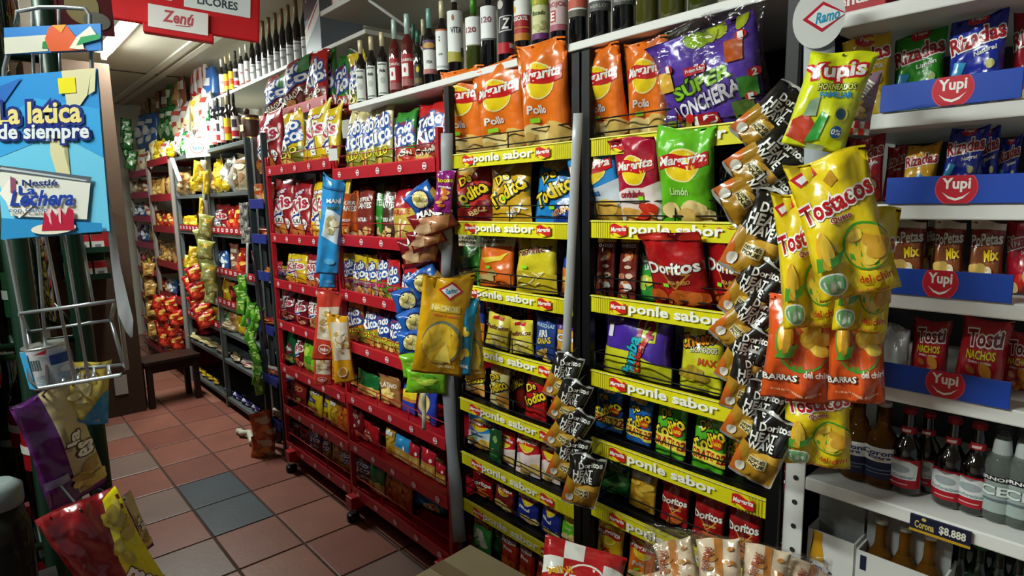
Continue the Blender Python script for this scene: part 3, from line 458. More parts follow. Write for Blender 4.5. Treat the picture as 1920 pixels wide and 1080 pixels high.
def hang(row, k, px, py, wpx, hpx, X, roll=0, yaw_off=0, tilt=0, thick=1.0, D_=None, hook=1.244, hook_to=None):
    """a bag hanging free: centre and size in the photograph, at distance plane X (or depth D_), turned to the aisle"""
    C = onx(px, py, X) if D_ is None else ond(px, py, D_); dd = depth(C); w, h = wpx*dd/FPX, hpx*dd/FPX
    yaw = math.atan2(-C.x, C.y) + R(yaw_off)
    M = Matrix.Rotation(yaw, 3, 'Z') @ Matrix.Rotation(R(roll), 3, 'Y') @ Matrix.Rotation(R(tilt), 3, 'X')
    base = C - M @ Vector((0, 0, h/2)); o = bag(k, base, w, h, yaw, R(tilt), R(roll), row, thick)
    T = base + M @ Vector((0, .004, h*.97)); W = hook_to or Vector((hook, T.y + .3*(hook-T.x), T.z + .012))
    if hook_to or hook - T.x > .03:
        hk = MB().tube([T - M @ Vector((0, .008, 0)), T, (T+W)/2, W], .0016, plain('5A6064', .35, .6), 5).build('hook', o)
        hk.matrix_parent_inverse = (Matrix.LocRotScale(o.location, o.rotation_euler, o.scale)).inverted()
    return o
def finish_labels():
    groups = {}
    for o, d, r in ITEMS: groups.setdefault((d, r), []).append(o)
    words = ['second', 'third', 'fourth', 'fifth', 'sixth', 'seventh', 'eighth', 'ninth', 'tenth', 'eleventh', 'twelfth', 'thirteenth']
    for (d, r), L in groups.items():
        vert = r.startswith('|'); rr = r.lstrip('|')
        L.sort(key=lambda o: proj(o.matrix_basis.translation)[1 if vert else 0])
        for i, o in enumerate(L):
            n = len(L)
            if n == 1: pre = ''
            elif i == 0: pre = 'topmost ' if vert else 'leftmost '
            elif i == n-1: pre = 'lowest ' if vert else 'rightmost '
            else: pre = (words[min(i-1, 12)] + (' from top ' if vert else ' from left '))
            o['label'] = pre + d + ' ' + rr
            if n > 1: o['group'] = d + ' ' + rr
# ---------------------------------------------------------------- the room
XW = 1.95
def tile_mat(h):
    mt, nt, b = new_mat('tile_'+h); b.inputs['Roughness'].default_value = 0.38
    tc = nt.nodes.new('ShaderNodeTexCoord'); n = nt.nodes.new('ShaderNodeTexNoise'); n.inputs['Scale'].default_value = 6; n.inputs['Detail'].default_value = 8
    mx = nt.nodes.new('ShaderNodeMixRGB'); c = lin(h); mx.inputs[1].default_value = tuple(v*.7 for v in c[:3])+(1,); mx.inputs[2].default_value = tuple(min(1, v*1.25) for v in c[:3])+(1,)
    nt.links.new(tc.outputs['Object'], n.inputs['Vector']); nt.links.new(n.outputs[0], mx.inputs[0]); nt.links.new(mx.outputs[0], b.inputs['Base Color'])
    n2 = nt.nodes.new('ShaderNodeTexNoise'); n2.inputs['Scale'].default_value = 40; bp = nt.nodes.new('ShaderNodeBump'); bp.inputs['Strength'].default_value = .15; bp.inputs['Distance'].default_value = .004
    nt.links.new(tc.outputs['Object'], n2.inputs['Vector']); nt.links.new(n2.outputs[0], bp.inputs['Height']); nt.links.new(bp.outputs[0], b.inputs['Normal'])
    return mt
fl = MB(); fl.box((-3, -3, -.06), (3, 9, -.004), plain('4A3A32', .9, 0, .3))
TM = [tile_mat(h) for h in ('8A5648', '93604F', '7E4C40', '80685F', '465057')]; tr = random.Random(11)
GREY = {(0, 1), (0, 2), (1, 3), (0, 4), (0, 6)}
for i in range(-6, 6):
    for j in range(-9, 17):
        x0, y0 = .398 + .2835*i, 2.505 + .3415*j
        mtl = TM[3] if (i, j) in ((0, 0), (0, 2), (0, 4), (0, 6), (-1, 3), (2, -2)) else TM[4] if (i, j) in ((1, 1), (1, 2)) else TM[tr.choice((0, 0, 1, 2))]
        fl.box((x0+.005, y0+.005, -.01), (x0+.2785, y0+.3365, 0), mtl, bevel=.003)
structure(fl.build('floor'))
wallm = plain('B8B4A4', .8, 0, .08)
structure(MB().box((XW, -3, 0), (XW+.1, 9, CEIL), wallm).build('wall_right'))
structure(MB().box((-3, 8.3, 0), (XW, 8.4, CEIL), wallm).build('wall_far'))
structure(MB().box((-3.1, -3, 0), (-3, 9, CEIL), wallm).build('wall_left'))
structure(MB().box((-3, -3, CEIL), (XW, 9, CEIL+.1), plain('C9C4B2', .85, 0, .06)).build('ceiling'))
structure(MB().box((1.34, 4.0, CEIL-.018), (1.39, 8.29, CEIL-.001), plain('D8D4C4', .6)).box((1.43, 4.0, CEIL-.018), (1.48, 8.29, CEIL-.001), plain('D8D4C4', .6)).build('trim_1'))
structure(MB().box((-1, 6.35, CEIL-.006), (XW-.01, 6.375, CEIL-.001), plain('4A463C', .8)).build('trim_2'))

# fluorescent battens
def batten(x, y, label):
    t = empty('fluorescent_fixture', (x, y, CEIL)); tag(t, label, 'ceiling light', None)
    MB().box((-.055, -.62, -.06), (.055, .62, -.001), plain('DCDCD4', .5), .006).build('housing', t)
    tb = MB(); tb.tube([(0, -.59, -.085), (0, .59, -.085)], .019, lamp_mat(55), 12); tb.build('tube', t)
    for s in (-1, 1): MB().box((-.018, s*.6-.012, -.11), (.018, s*.6+.012, -.06), plain('E8E8E4', .5), .003).build('lamp_holder', t)
for (x, y, p), lb in zip(TUBES, ('bright white fluorescent tube batten on ceiling above far aisle', 'white fluorescent tube batten on ceiling nearest the white shelves', 'white fluorescent tube batten on ceiling left of the red rack')): batten(x, y, lb)

# ---------------------------------------------------------------- yellow crisp racks
XR = 1.25
blk = plain('101012', .45, .3)
def ribbon_logo(x, z, w, h): return [('e', x, z, w*.8, h*1.15, YEL), ('wv', x-w, x+w, z, h*1.5, .02, RED), ('t', 'Margarita', x, z, w*.9, h*.9, WH, 3, None, 0, .25)]
def ylw_rail(w, logos=(-.72, .62), tx=-.08):
    els = [('r', -.995+.03*i, .0, -.987+.03*i, 1, 'B8AE10') for i in range(1, 9)] + [('r', .995-.03*i, .0, .987-.03*i, 1, 'B8AE10') for i in range(1, 9)] + [('r', -1, .93, 1, .975, 'F0EC90')]
    els += [('t', 'ponle sabor', tx, .48, .50, .66, 'F2F2E8')]
    for x in logos: els += ribbon_logo(x, .5, .105, .34)
    return flat_mesh('price_rail', w, .047, .003, 'D8D01A', els, lambda c: plain(c, .4))
def yellow_rack(Y0, Y1, zs, label, logos):
    W = Y1-Y0; yc = (Y0+Y1)/2; t = empty('crisp_rack', (XR, yc, 0)); tag(t, label, 'display rack')
    H = EYE + .385
    for x in (0.0, .40):
        for s in (-1, 1): MB().box((x-.012, s*W/2-.014, 0), (x+.012, s*W/2+.014, H), blk, .002).build('upright', t)
    MB().box((.405, -W/2, .05), (.412, W/2, H), plain('17151A', .7)).build('back_panel', t)
    rail = ylw_rail(W-.03, *logos)
    for z in zs:
        zz = EYE + z; tr_ = MB().box((.002, -W/2+.016, zz-.024), (.40, W/2-.016, zz-.020), blk).build('shelf_tray', t)
        r = link('price_rail', rail, tr_, (-.006, 0, zz-.047)); r.rotation_euler = (0, 0, R(-90))
        g = MB(); a = W/2-.02
        for q in (.012, .048): g.tube([(.38, -a, zz+q), (.004, -a, zz+q), (.004, a, zz+q), (.38, a, zz+q)], .0021, blk, 5)
        for y in (-a, 0, a): g.tube([(.004, y, zz-.022), (.004, y, zz+.048)], .0021, blk, 5)
        g.build('wire_guard', tr_)
    MB().box((-.01, -W/2, 0), (.41, W/2, .09), blk, .004).build('plinth', t)
Z1 = [.160, -.062, -.278, -.484, -.690, -.893, -1.075, -1.30]; Z2 = [.160, -.054, -.256, -.465, -.662, -.852, -1.075, -1.30]
yellow_rack(1.115, 1.695, Z1, 'black crisp rack with yellow price rails beside the red rack', ((-.66, .60), -.06))
yellow_rack(.545, 1.080, Z2, 'black crisp rack with yellow price rails beside the white shelves', ((-.62, .80), .02))
X1 = 1.315
T1 = 'left crisp rack'
def y1(n, z, it, **k): on_shelf('on %s shelf, %s' % (n, T1), X1, z-.019, it, zl=Z1, **k)
y1('top', Z1[0], [('pollo', 836, 924, 136, .02, 4, 8), ('pollo', 908, 1006, 120, -.003, -2, 10), ('pollo', 985, 1080, 86, -.02, 3, 11)])
y1('second', Z1[1], [('tod_bbq', 848, 922, 305, .02), ('tod_mix', 918, 1000, 302), ('tod_nat', 1001, 1078, 297, .01)])
y1('third', Z1[2], [('verde', 848, 906, 436, .05), ('maduro', 893, 966, 436, .01, -3), ('fosfo', 963, 1050, 438, 0, -4), ('cheese_tri', 1050, 1092, 450, .03)])
y1('fourth', Z1[3], [('cheese_tri', 884, 908, 556, .03), ('blackbag', 908, 950, 561, .09), ('blackbag', 950, 990, 566, .09), ('fosfo_small', 909, 953, 592, -.01, 6), ('fosfo_small', 956, 1001, 603, -.01, -4), ('arracacha', 1000, 1045, 592), ('choco_curl', 1042, 1088, 602), ('blackbag', 1030, 1070, 575, .09)])
y1('fifth', Z1[4], [('tod_white', 868, 912, 690, .02), ('tod_white', 914, 957, 690, -.005), ('tod_brown', 952, 985, 680, .04), ('tod_red', 981, 1027, 706, -.01), ('tod_red', 1030, 1074, 712, .02)])
y1('sixth', Z1[5], [('bluewave', 877, 930, 776, .02), ('darkgreen', 916, 940, 808, -.03), ('redcrisp', 931, 967, 808), ('redcrisp', 967, 1012, 806, -.01), ('redcrisp', 1013, 1050, 818, .01)])
y1('seventh', Z1[6], [('dorismall', 883, 927, 889, .01), ('brownred', 925, 967, 902), ('navycrisp', 967, 1011, 914), ('navycrisp', 1010, 1053, 926, -.01), ('lime', 1051, 1090, 942)])
y1('bottom', Z1[7], [('choclitos', 884, 921, 965), ('darkgreen', 917, 944, 985, .03), ('nacho_red', 940, 973, 995), ('nacho_red', 972, 1004, 1012), ('nacho_red', 1003, 1040, 1028, .02)])
T2 = 'right crisp rack'
def y2(n, z, it, **k): on_shelf('on %s shelf, %s' % (n, T2), X1, z-.019, it, zl=Z2, **k)
y2('top', Z2[0], [('pollo', 1102, 1190, 95, -.01, -3, 10), ('pollo', 1180, 1266, 80, .005, 1, 9), ('lonchera', 1246, 1458, 64, -.035, -4, 13)], jit=3)
y2('second', Z2[1], [('bluewave', 1082, 1186, 268, -.01, -5, 12), ('tomato', 1165, 1262, 256, -.025, 0, 13), ('lime', 1242, 1354, 242, -.035, 2, 15), ('navycrisp', 1345, 1392, 262, .06), ('darkgreen', 1352, 1402, 300, .02)])
y2('third', Z2[2], [('choconut', 1116, 1153, 441, 0, 0), ('choconut', 1155, 1195, 441, 0, 0), ('nacho_lime', 1195, 1244, 458, .03), ('dorired', 1226, 1348, 430, -.035, -3, 15), ('dorired', 1325, 1418, 420, -.01, 4, 12)])
y2('fourth', Z2[3], [('pack12', 1130, 1264, 592, 0, 0), ('cheet', 1272, 1360, 601), ('cheet', 1362, 1440, 612, .03)])
y2('fifth', Z2[4], [('grat_blue', 1114, 1172, 725, .03), ('grat_blue', 1172, 1222, 746, .01), ('grat_green', 1225, 1290, 748), ('grat_green', 1296, 1362, 768, -.005), ('grat_green', 1354, 1398, 785, .04)])
y2('sixth', Z2[5], [('plat_green', 1126, 1184, 866, .03), ('goldbag', 1176, 1232, 882, .01), ('dorismall', 1236, 1293, 908, .01), ('dorismall', 1296, 1360, 930, -.005), ('dorismall', 1362, 1432, 948, -.01)])
y2('seventh', Z2[6], [('yellowcrisp', 1116, 1170, 972), ('pollo', 1174, 1234, 998), ('brownred', 1238, 1285, 1012), ('brownred', 1290, 1340, 1024), ('brownred', 1345, 1400, 1036)])
on_shelf('behind others on top shelf, left crisp rack', X1+.14, Z1[0]-.019, [('redcrisp', 830, 900, 190, 0)])

# ---------------------------------------------------------------- red rack
redm = plain('A01420', .38)
def red_rail(W, h=.05, name='price_rail', base='A81824', n=5):
    els = [('r', -1, .90, 1, 1, 'C83038')]
    for i in range(n):
        x = -.85 + 1.7*i/(n-1); els += [('e', x, .46, .022*.8/W*1.6, .26, 'E8D8D8'), ('e', x, .46, .016*.8/W*1.6, .19, 'A04858'), ('wv', x-.03*.8/W, x+.03*.8/W, .46, .10, .02, 'F0E8E8')]
    return flat_mesh(name, W, h, .003, base, els, lambda c: plain(c, .4))
t = empty('snack_rack', (XR, 2.575, 0)); tag(t, 'long red metal snack rack with two bays of trays on castors', 'display rack')
bays = [(1.775, 2.565), (2.585, 3.375)]
ZR = [.160, -.130, -.380, -.615, -.870, -1.108, -1.34]; ZL = [.213, -.146, -.398, -.628, -.884, -1.128, -1.348]
for y in (1.765, 2.575, 3.385):
    MB().box((-.008, y-2.575-.009, .12), (.016, y-2.575+.009, EYE+.26), redm, .002).build('upright', t)
    MB().box((.42, y-2.575-.012, .12), (.445, y-2.575+.012, EYE+.385), redm, .002).build('upright', t)
MB().box((.446, -.82, .1), (.452, .82, EYE+.385), plain('3A0A10', .7)).build('back_panel', t)
for (a, b), zs in zip(bays, (ZR, ZL)):
    rail = red_rail(b-a); yc = (a+b)/2 - 2.575; hw = (b-a)/2
    for z in zs:
        zz = EYE+z; s = MB().box((0.002, yc-hw+.002, zz-.034), (.42, yc+hw-.002, zz-.030), redm).build('shelf_tray', t)
        r = link('price_rail', rail, s, (-.012, yc, zz-.052)); r.rotation_euler = (0, 0, R(-90))
        g = MB(); g.tube([(.38, yc-hw+.01, zz+.05), (.0, yc-hw+.01, zz+.05), (.0, yc+hw-.01, zz+.05), (.38, yc+hw-.01, zz+.05)], .0022, redm, 5)
        for q in (-1, -.33, .33, 1): g.tube([(.0, yc+q*(hw-.01), zz-.03), (.0, yc+q*(hw-.01), zz+.05)], .0022, redm, 5)
        g.build('wire_guard', s)
for y in (-.04, .70, -.78):
    f = MB().box((-.05, y-.03, .065), (.42, y+.03, .125), redm, .004).build('foot', t)
    MB().lathe([(.012, .03), (.03, .03), (.03, -.0), (.012, 0)], blk, 14, (-.03, y, .003)).build('castor', f)
s = MB().box((.155, .335, EYE+.497), (.36, .93, EYE+.501), redm).build('top_tray', t); r = link('price_rail', red_rail(.60, .055, n=4), s, (.142, .632, EYE+.487)); r.rotation_euler = (0, 0, R(-90))
for yy in (.36, .90): MB().box((.345, yy-.008, EYE+.386), (.36, yy+.008, EYE+.497), redm).box((.345, yy-.008, EYE+.37), (.446, yy+.008, EYE+.386), redm).build('bracket', s)
s = MB().box((.155, -.12, EYE+.425), (.40, .30, EYE+.429), redm).build('top_tray', t)
for yy in (-.10, .28): MB().box((.385, yy-.008, EYE+.37), (.446, yy+.008, EYE+.425), redm).build('bracket', s)
X3 = 1.32
def rl(n, z, it, **k): on_shelf("on %s tray, far red bay" % n, X3, z-.029, it, zl=ZL, **k)
def rr(n, z, it, **k): on_shelf("on %s tray, near red bay" % n, X3, z-.029, it, zl=ZR, **k)
on_shelf('on raised top tray of red rack', 1.455, .504, [('tr_wine', 497, 545, 140, .03, -4), ('tr_wine', 528, 587, 112, 0, -6), ('tr_red', 573, 608, 92, -.01)], jit=3)
on_shelf('behind near bay on red rack top', 1.50, .430, [('tr_green', 604, 628, 88, 0, -5), ('tr_green', 630, 654, 96, .01, -3), ('tr_yellow', 656, 690, 98, 0, -6)], jit=6)
rl('top', ZL[0], [('kr_red', 484, 531, 211, .02, -4), ('tr_yellow', 523, 573, 212, 0, -3), ('kr_yellow', 569, 612, 192, .01), ('kr_yellow', 600, 633, 196, 0)])
rr('top', ZR[0], [('tr_white', 646, 677, 204), ('tr_white', 671, 704, 201), ('tr_white', 697, 737, 186, -.01), ('tr_green', 738, 779, 206, -.01), ('tr_red', 779, 835, 190, -.01), ('tr_red', 742, 795, 176, .16)])
rl('second', ZL[1], [('kr_red', 514, 549, 336), ('kr_red', 546, 582, 338), ('kr_yellow', 581, 621, 334), ('kr_yellow', 622, 650, 334, .01)])
rr('second', ZR[1], [('kan_orange', 639, 670, 362), ('kan_brown', 670, 700, 352), ('kan_green', 699, 714, 342, .03), ('kan_dark', 714, 737, 348, .01), ('garrote', 737, 779, 350), ('garrote', 780, 822, 352, .02), ('tr_red', 742, 790, 322, .16)])
rl('third', ZL[2], [('kr_yellow', 539, 574, 476), ('kr_red', 575, 603, 478), ('kr_red', 603, 630, 480), ('kr_yellow', 526, 552, 500, .04), ('kr_red', 512, 530, 490, .08)])
rr('third', ZR[2], [('tr_small', 641, 668, 476), ('tr_small', 664, 688, 478, -.008), ('tr_small', 685, 708, 480), ('tr_small_r', 703, 727, 474, .01), ('tr_small_r', 725, 752, 487, -.005), ('tr_small_r', 752, 780, 500), ('tr_small', 780, 810, 508)])
rl('fourth', ZL[3], [('maroon', 526, 553, 545), ('maroon', 553, 578, 552), ('maroongold', 578, 606, 555), ('maroon', 606, 632, 562)])
rr('fourth', ZR[3], [('tr_orange', 652, 682, 563), ('tr_orange', 681, 708, 568), ('tr_blue', 706, 731, 580), ('tr_blue', 730, 756, 588), ('tr_orange', 757, 786, 596), ('tr_blue', 787, 818, 606)])
rl('fifth', ZL[4], [('palgreen', 517, 536, 618), ('palgreen', 536, 554, 622), ('maroon', 554, 569, 626), ('limebag', 569, 588, 628), ('redbrown', 590, 614, 636), ('orangebag', 616, 642, 645)])
rr('fifth', ZR[4], [('greenclear', 670, 711, 700), ('tanplat', 713, 752, 706), ('yelblue', 752, 778, 728), ('bluecrisp', 779, 820, 722), ('greenclear', 640, 669, 700, .03)])
rl('sixth', ZL[5], [('brownmix', 527, 548, 704), ('redbrown', 548, 573, 706), ('yelstick', 575, 605, 730), ('yelstick', 605, 620, 738, .01), ('goldbag', 619, 634, 748), ('orangebag', 631, 658, 755)])
rr('sixth', ZR[5], [('darkred', 660, 682, 770), ('redface', 678, 714, 795), ('goldbag', 722, 740, 806), ('bluegold', 738, 768, 822), ('redgold', 764, 786, 836), ('redgold', 786, 815, 846), ('redgold', 815, 836, 872), ('bluecrisp', 770, 800, 815, .09), ('tanplat', 800, 834, 828, .09)])
rl('bottom', ZL[6], [('brownmix', 538, 560, 795), ('redbrown', 560, 580, 802), ('tr_clear', 579, 604, 796), ('tr_yellow', 604, 621, 816), ('goldbag', 620, 638, 822), ('tr_yellow', 637, 660, 838)])
rr('bottom', ZR[6], [('tr_clear', 661, 698, 856), ('greenclear', 690, 722, 872, -.01), ('orangebag', 718, 748, 888), ('orangebag', 744, 772, 895), ('tee5', 770, 840, 914, .07, -8)])

# ---------------------------------------------------------------- strips hanging in front of the racks
def strip(name, p0, p1, X, wpx, mat, label, cat='display strip', X2=None):
    a, b = onx(p0[0], p0[1], X), onx(p1[0], p1[1], X2 or X); w = wpx*depth((a+b)/2)/FPX; mb = MB(); n = 10
    s = Vector((a.y, -a.x, 0)).normalized(); s = -s if s.dot(RT) < 0 else s; fo = Vector((-a.x, -a.y, 0)).normalized(); P = []
    for i in range(n+1):
        c = a.lerp(b, i/n) + fo*(.006*math.sin(i*1.1)); P.append((c, w*(1+.04*math.sin(i*2.1))))
    F = [[c + s*(q*ww/2) for q in (-1, 0, 1)] for c, ww in P]; B = [[v - fo*.003 for v in row] for row in F]
    mb.grid(F, mat); mb.grid(B, mat, True)
    for e in (0, 2): mb.grid([[F[i][e], B[i][e]] for i in range(n+1)], mat)
    mb.grid([[v for v in F[0]], [v for v in B[0]]], mat); mb.grid([[v for v in F[-1]], [v for v in B[-1]]], mat)
    bmesh.ops.remove_doubles(mb.bm, verts=mb.bm.verts, dist=1e-6); return tag(mb.build(name), label, cat)
gm = plain('B4B8B8', .35, .1)
strip('hanging_strip', (1084, 212), (1060, 690), 1.215, 17, gm, 'long pale grey plastic strip hanging between the two yellow-railed racks')
strip('hanging_strip', (838, 250), (838, 520), 1.225, 22, plain('9AA0A4', .4), 'grey plastic strip at the right end of the red rack, upper length')
strip('hanging_strip', (838, 690), (862, 1018), 1.222, 24, plain('8A9098', .4), 'grey plastic strip at the right end of the red rack, lower length')
strip('hanging_strip', (806, 700), (806, 740), 1.215, 8, plain('C8C4B8', .6), 'short white strip end hanging before the near bay, upper of two')
strip('hanging_strip', (795, 735), (795, 808), 1.21, 8, plain('B8B4A8', .6), 'short white strip end hanging before the near bay, lower of two')
tag(MB().box((-.05, -.0025, -.05), (.05, 0, .05), plain('C8CAC4', .5), .0008).build('paper_tag', None, onx(625, 290, 1.20)), 'small blank white tag hung between the two bays of the red rack', 'tag').rotation_euler = (0, 0, R(-70)); bpy.context.view_layer.update()
bpy.data.objects['paper_tag'].scale = (.5, 1, .5)
g1 = '|on strip before right crisp rack'
for px, py, wp, hp, ro in ((1446, 222, 84, 128, 48), (1438, 300, 92, 132, 55), (1416, 358, 90, 130, 58), (1428, 440, 96, 165, 24), (1412, 545, 82, 130, 30), (1402, 600, 78, 128, 40), (1398, 668, 78, 120, 22), (1402, 715, 76, 118, 14), (1414, 775, 78, 125, 24), (1430, 838, 82, 135, 18)):
    hang(g1, 'heat', px, py, wp, hp, 1.165 - .0075*(py-222)/60, ro, RND.uniform(-14, 14), RND.uniform(-8, 8), 1.0)
g2 = '|on strip between crisp racks'
for px, py, wp, hp, ro in ((1056, 705, 56, 88, 18), (1068, 752, 58, 88, 24), (1066, 805, 62, 92, 30), (1066, 858, 60, 90, 20), (1094, 900, 66, 98, 12)):
    hang(g2, 'heat', px, py, wp, hp, 1.18 - .008*(py-705)/50, ro, RND.uniform(-14, 14), RND.uniform(-8, 8))
gq = 'hanging before white shelves'
hang('hanging left of biggest taco bag', 'tosta', 1512, 488, 100, 258, 1.05, -7, hook=1.162)
hang('hanging behind biggest taco bag', 'tosta', 1622, 508, 92, 236, 1.055, 2, hook=1.162)
hang('hanging foremost before white shelves', 'tosta', 1578, 424, 138, 268, 1.0, -16, hook=1.162)
hang(gq, 'tosta_or', 1498, 660, 120, 190, 1.095, 3, hook=1.162); hang(gq, 'tosta_or', 1605, 662, 96, 192, 1.10, -3, hook=1.162)
hang('hanging lowest, under orange bags', 'tosta', 1531, 785, 116, 185, 1.135, -2, hook=1.162)
hang('hanging on strip under round sign', 'yupis', 1552, 190, 112, 180, 1.04, 15, 0, -4, hook=1.162)
hang('hanging behind baked puff bag', 'popcorn_red', 1606, 195, 62, 112, 1.13, 8, hook=1.165)
hang('before red rack, upper of two', 'nut_blue', 620, 425, 42, 180, 1.19, 8); hang('before red rack, lower of two', 'nut_blue', 616, 495, 30, 90, 1.21, 6)
hang('hanging before red rack, front one', 'nut_red', 614, 612, 46, 130, 1.16, 8); hang('hanging before red rack, low one', 'nut_red', 606, 688, 34, 70, 1.18, 4); hang('hanging beside coral bag', 'nut_yellow', 640, 655, 38, 130, 1.19, -3)
gs = '|on strip at right end, red rack'
for k, px, py, wp, hp, ro in (('platblue', 792, 372, 60, 46, -38), ('manietas', 812, 415, 84, 52, -24), ('manietas', 790, 470, 80, 56, -12), ('manietas', 800, 445, 70, 40, -20), ('platblue', 797, 528, 66, 48, -34), ('platblue', 768, 562, 62, 44, -14), ('platblue', 780, 602, 64, 46, -18), ('platblue', 776, 640, 62, 42, -8), ('purpnut', 833, 360, 34, 78, 8)):
    hang(gs, k, px, py, wp, hp, 1.15 + .02*RND.uniform(-1, 1), ro, RND.uniform(-10, 10))
hang('hanging at right end of red rack', 'ramo', 830, 610, 96, 190, 1.06, 9); hang('hanging behind gold nacho bag', 'ramo_blue', 866, 630, 50, 150, 1.11, 7); hang('third behind gold and teal nacho bags', 'ramo', 886, 640, 38, 150, 1.15, -3)
hang('under gold nacho bag, upper one', 'limebag', 788, 682, 72, 44, 1.14, -8); hang('under gold nacho bag, lower one', 'limebag', 800, 715, 78, 46, 1.15, 6)

# ---------------------------------------------------------------- white shelf unit on the right
white = plain('DEDEDA', .4, 0, .04)
t = empty('shelf_unit', (XR, .0, 0)); tag(t, 'white metal shelf unit with blue banners beside the crisp racks', 'shelf unit')
ZS = [.335, .145, -.018, -.180, -.357, -.585, -.85, -1.2]
for y in (.505, -.90):
    for x in (.005, .44):
        p = MB().box((x-.002, y-.02, 0), (x+.002, y+.02, EYE+.75), white, .001).box((x, y+(.018 if y > 0 else -.02), 0), (x+.035, y+(.022 if y > 0 else -.016), EYE+.75), white, .001)
        if x < .1 and y > 0:
            hi_ = p.mi(plain('2A2A2A', .8))
            for k in range(40):
                f = p.bm.faces.new([p.bm.verts.new((x-.0028, y-.002+.006*math.cos(q*math.pi/5), .08+k*.055+.006*math.sin(q*math.pi/5))) for q in range(10)]); f.material_index = hi_
        p.build('upright', t)
for z in ZS:
    s = MB().box((0, -.90, EYE+z-.028), (.45, .483, EYE+z), white, .003).build('shelf', t)
MB().box((.448, -.9, .1), (.452, .5, EYE+.4), plain('3A3A3C', .7)).build('back_panel', t)
for i, (z, xa, xb, ox) in enumerate(((ZS[1], 1654, 1918, 1788), (ZS[2], 1664, 1935, 1795), (ZS[3], 1669, 1902, 1765), (ZS[4], 1648, 1900, 1775))):
    ym = (170, 350, 525, 700)[i]; Ya, Yb, Yo = (onx(v, ym, XR).y for v in (xa, xb, ox)); W = Ya-Yb; f = (Ya-Yo)/W*2-1
    me = flat_mesh('banner', W, .047, .003, '1E48B0', [('e', f, .55, .30, .66, 'E04A5A'), ('e', f, .55, .285, .62, 'C41C30'), ('t', 'Yupi', f, .66, .19, .48, WH), ('p', [(f-.2, .42), (f-.1, .18), (f, .10), (f+.1, .18), (f+.2, .42), (f+.1, .26), (f, .19), (f-.1, .26)], WH)], lambda c: plain(c, .45), .0009)
    o = link('shelf_banner', me, None, (XR-.006, (Ya+Yb)/2, EYE+z)); o.rotation_euler = (0, 0, R(-90)); tag(o, 'blue shelf banner with red smiling oval standing on %s white shelf' % ('top', 'second', 'third', 'fourth')[i], 'shelf banner')
XY = 1.335
def ys(n, z, it, **k): on_shelf('on %s white shelf' % n, XY, z+.002, it, zl=ZS, **k)
ys('top', ZS[1], [('riz_yellow', 1578, 1678, 60, .0, -4), ('riz_green', 1674, 1778, 24, .03, -2), ('riz_blue', 1776, 1893, 8, -.01, -2), ('riz_red', 1893, 1985, 12, .03)], jit=3)
ys('second', ZS[2], [('riz_red', 1586, 1660, 258), ('riz_red', 1655, 1692, 276, .05), ('riz_yel_s', 1686, 1757, 272), ('riz_blue', 1757, 1833, 238, -.01, 6), ('riz_blue', 1824, 1876, 240, .03), ('riz_blue', 1866, 1910, 258, .05)], jit=3)
ys('third', ZS[3], [('popeta', 1666, 1738, 396), ('popeta', 1728, 1752, 404, .06), ('popeta', 1749, 1812, 396), ('popeta', 1815, 1886, 396), ('riz_red', 1884, 1955, 416, .02)], jit=3)
ys('fourth', ZS[4], [('silver', 1650, 1708, 612), ('nachos', 1703, 1782, 602, .02), ('nachos', 1786, 1888, 602, -.01, 3), ('nachos', 1872, 1948, 625, .035)], jit=3)
# ---------------------------------------------------------------- bottles
BOT = {}
def bottle_data(k):
    if k in BOT: return BOT[k]
    d = BK[k]; H, Rr = d['H'], d['R']; sh = d.get('sh', .62); nk = d.get('nk', .36)*Rr
    prof = [(Rr*.8, 0), (Rr, .008*1), (Rr, H*sh)] + [(nk + (Rr-nk)*(.5+.5*math.cos(math.pi*i/6)), H*(sh + (d.get('ne', .78)-sh)*i/6)) for i in range(1, 7)] + [(nk*.95, H*.985), (nk*.9, H)]
    mb = MB(); mb.lathe(prof, d['mat'](d['glass']), 20); parts = [('glass', mb.mesh('glass'))]
    def lab(name, z0, z1, base, els, rad, ang=1.35, rad2=None):
        w = 2*ang*rad; h = (z1-z0)*H; mb = MB(); mb.recalc = False; n = 12
        def f(x, z, o=.0009):
            r = rad + ((rad2 or rad) - rad)*z/h; a = x/rad; return Vector(((r+o)*math.sin(a), -(r+o)*math.cos(a), z0*H + z)), Vector((math.sin(a), -math.cos(a), 0))
        xs = [-w/2 + w*i/n for i in range(n+1)]; mb.grid([[f(x, z)[0] for x in xs] for z in (0, h)], plain(base, .5))
        if els: print_on(mb, els, w, h, f, xs, [0, h], lambda c: plain(c, .5), 1, .0014, .0002)
        parts.append((name, mb.mesh(name)))
    if d.get('label'): lab('label', d['label'][0], d['label'][1], d['label'][2], d['label'][3], Rr, d['label'][4] if len(d['label']) > 4 else 1.3)
    if d.get('nlabel'): lab('neck_label', d['nlabel'][0], d['nlabel'][1], d['nlabel'][2], d['nlabel'][3], nk*1.25, 2.4, nk)
    c = d.get('cap')
    if c:
        mb = MB(); mb.lathe([(nk*1.12, H*c[0]), (nk*1.12, H*.995), (nk*1.0, H*1.005)], plain(c[1], .35, .2), 16); parts.append((c[2], mb.mesh(c[2])))
    BOT[k] = parts; return parts
GL = glassy
def clearglass(h):
    k = 'clear_'+h
    if k not in MATS:
        mt, nt, b = new_mat(k); b.inputs['Base Color'].default_value = lin(h); b.inputs['Roughness'].default_value = .04; b.inputs['Transmission Weight'].default_value = .75; b.inputs['IOR'].default_value = 1.2; MATS[k] = mt
    return MATS[k]
BK = {}
def bk(k, name, desc, H, Rr, glass, label=None, cap=None, mat=None, **kw): BK[k] = dict(name=name, desc=desc, H=H, R=Rr, glass=glass, label=label, cap=cap, mat=mat or GL, **kw)
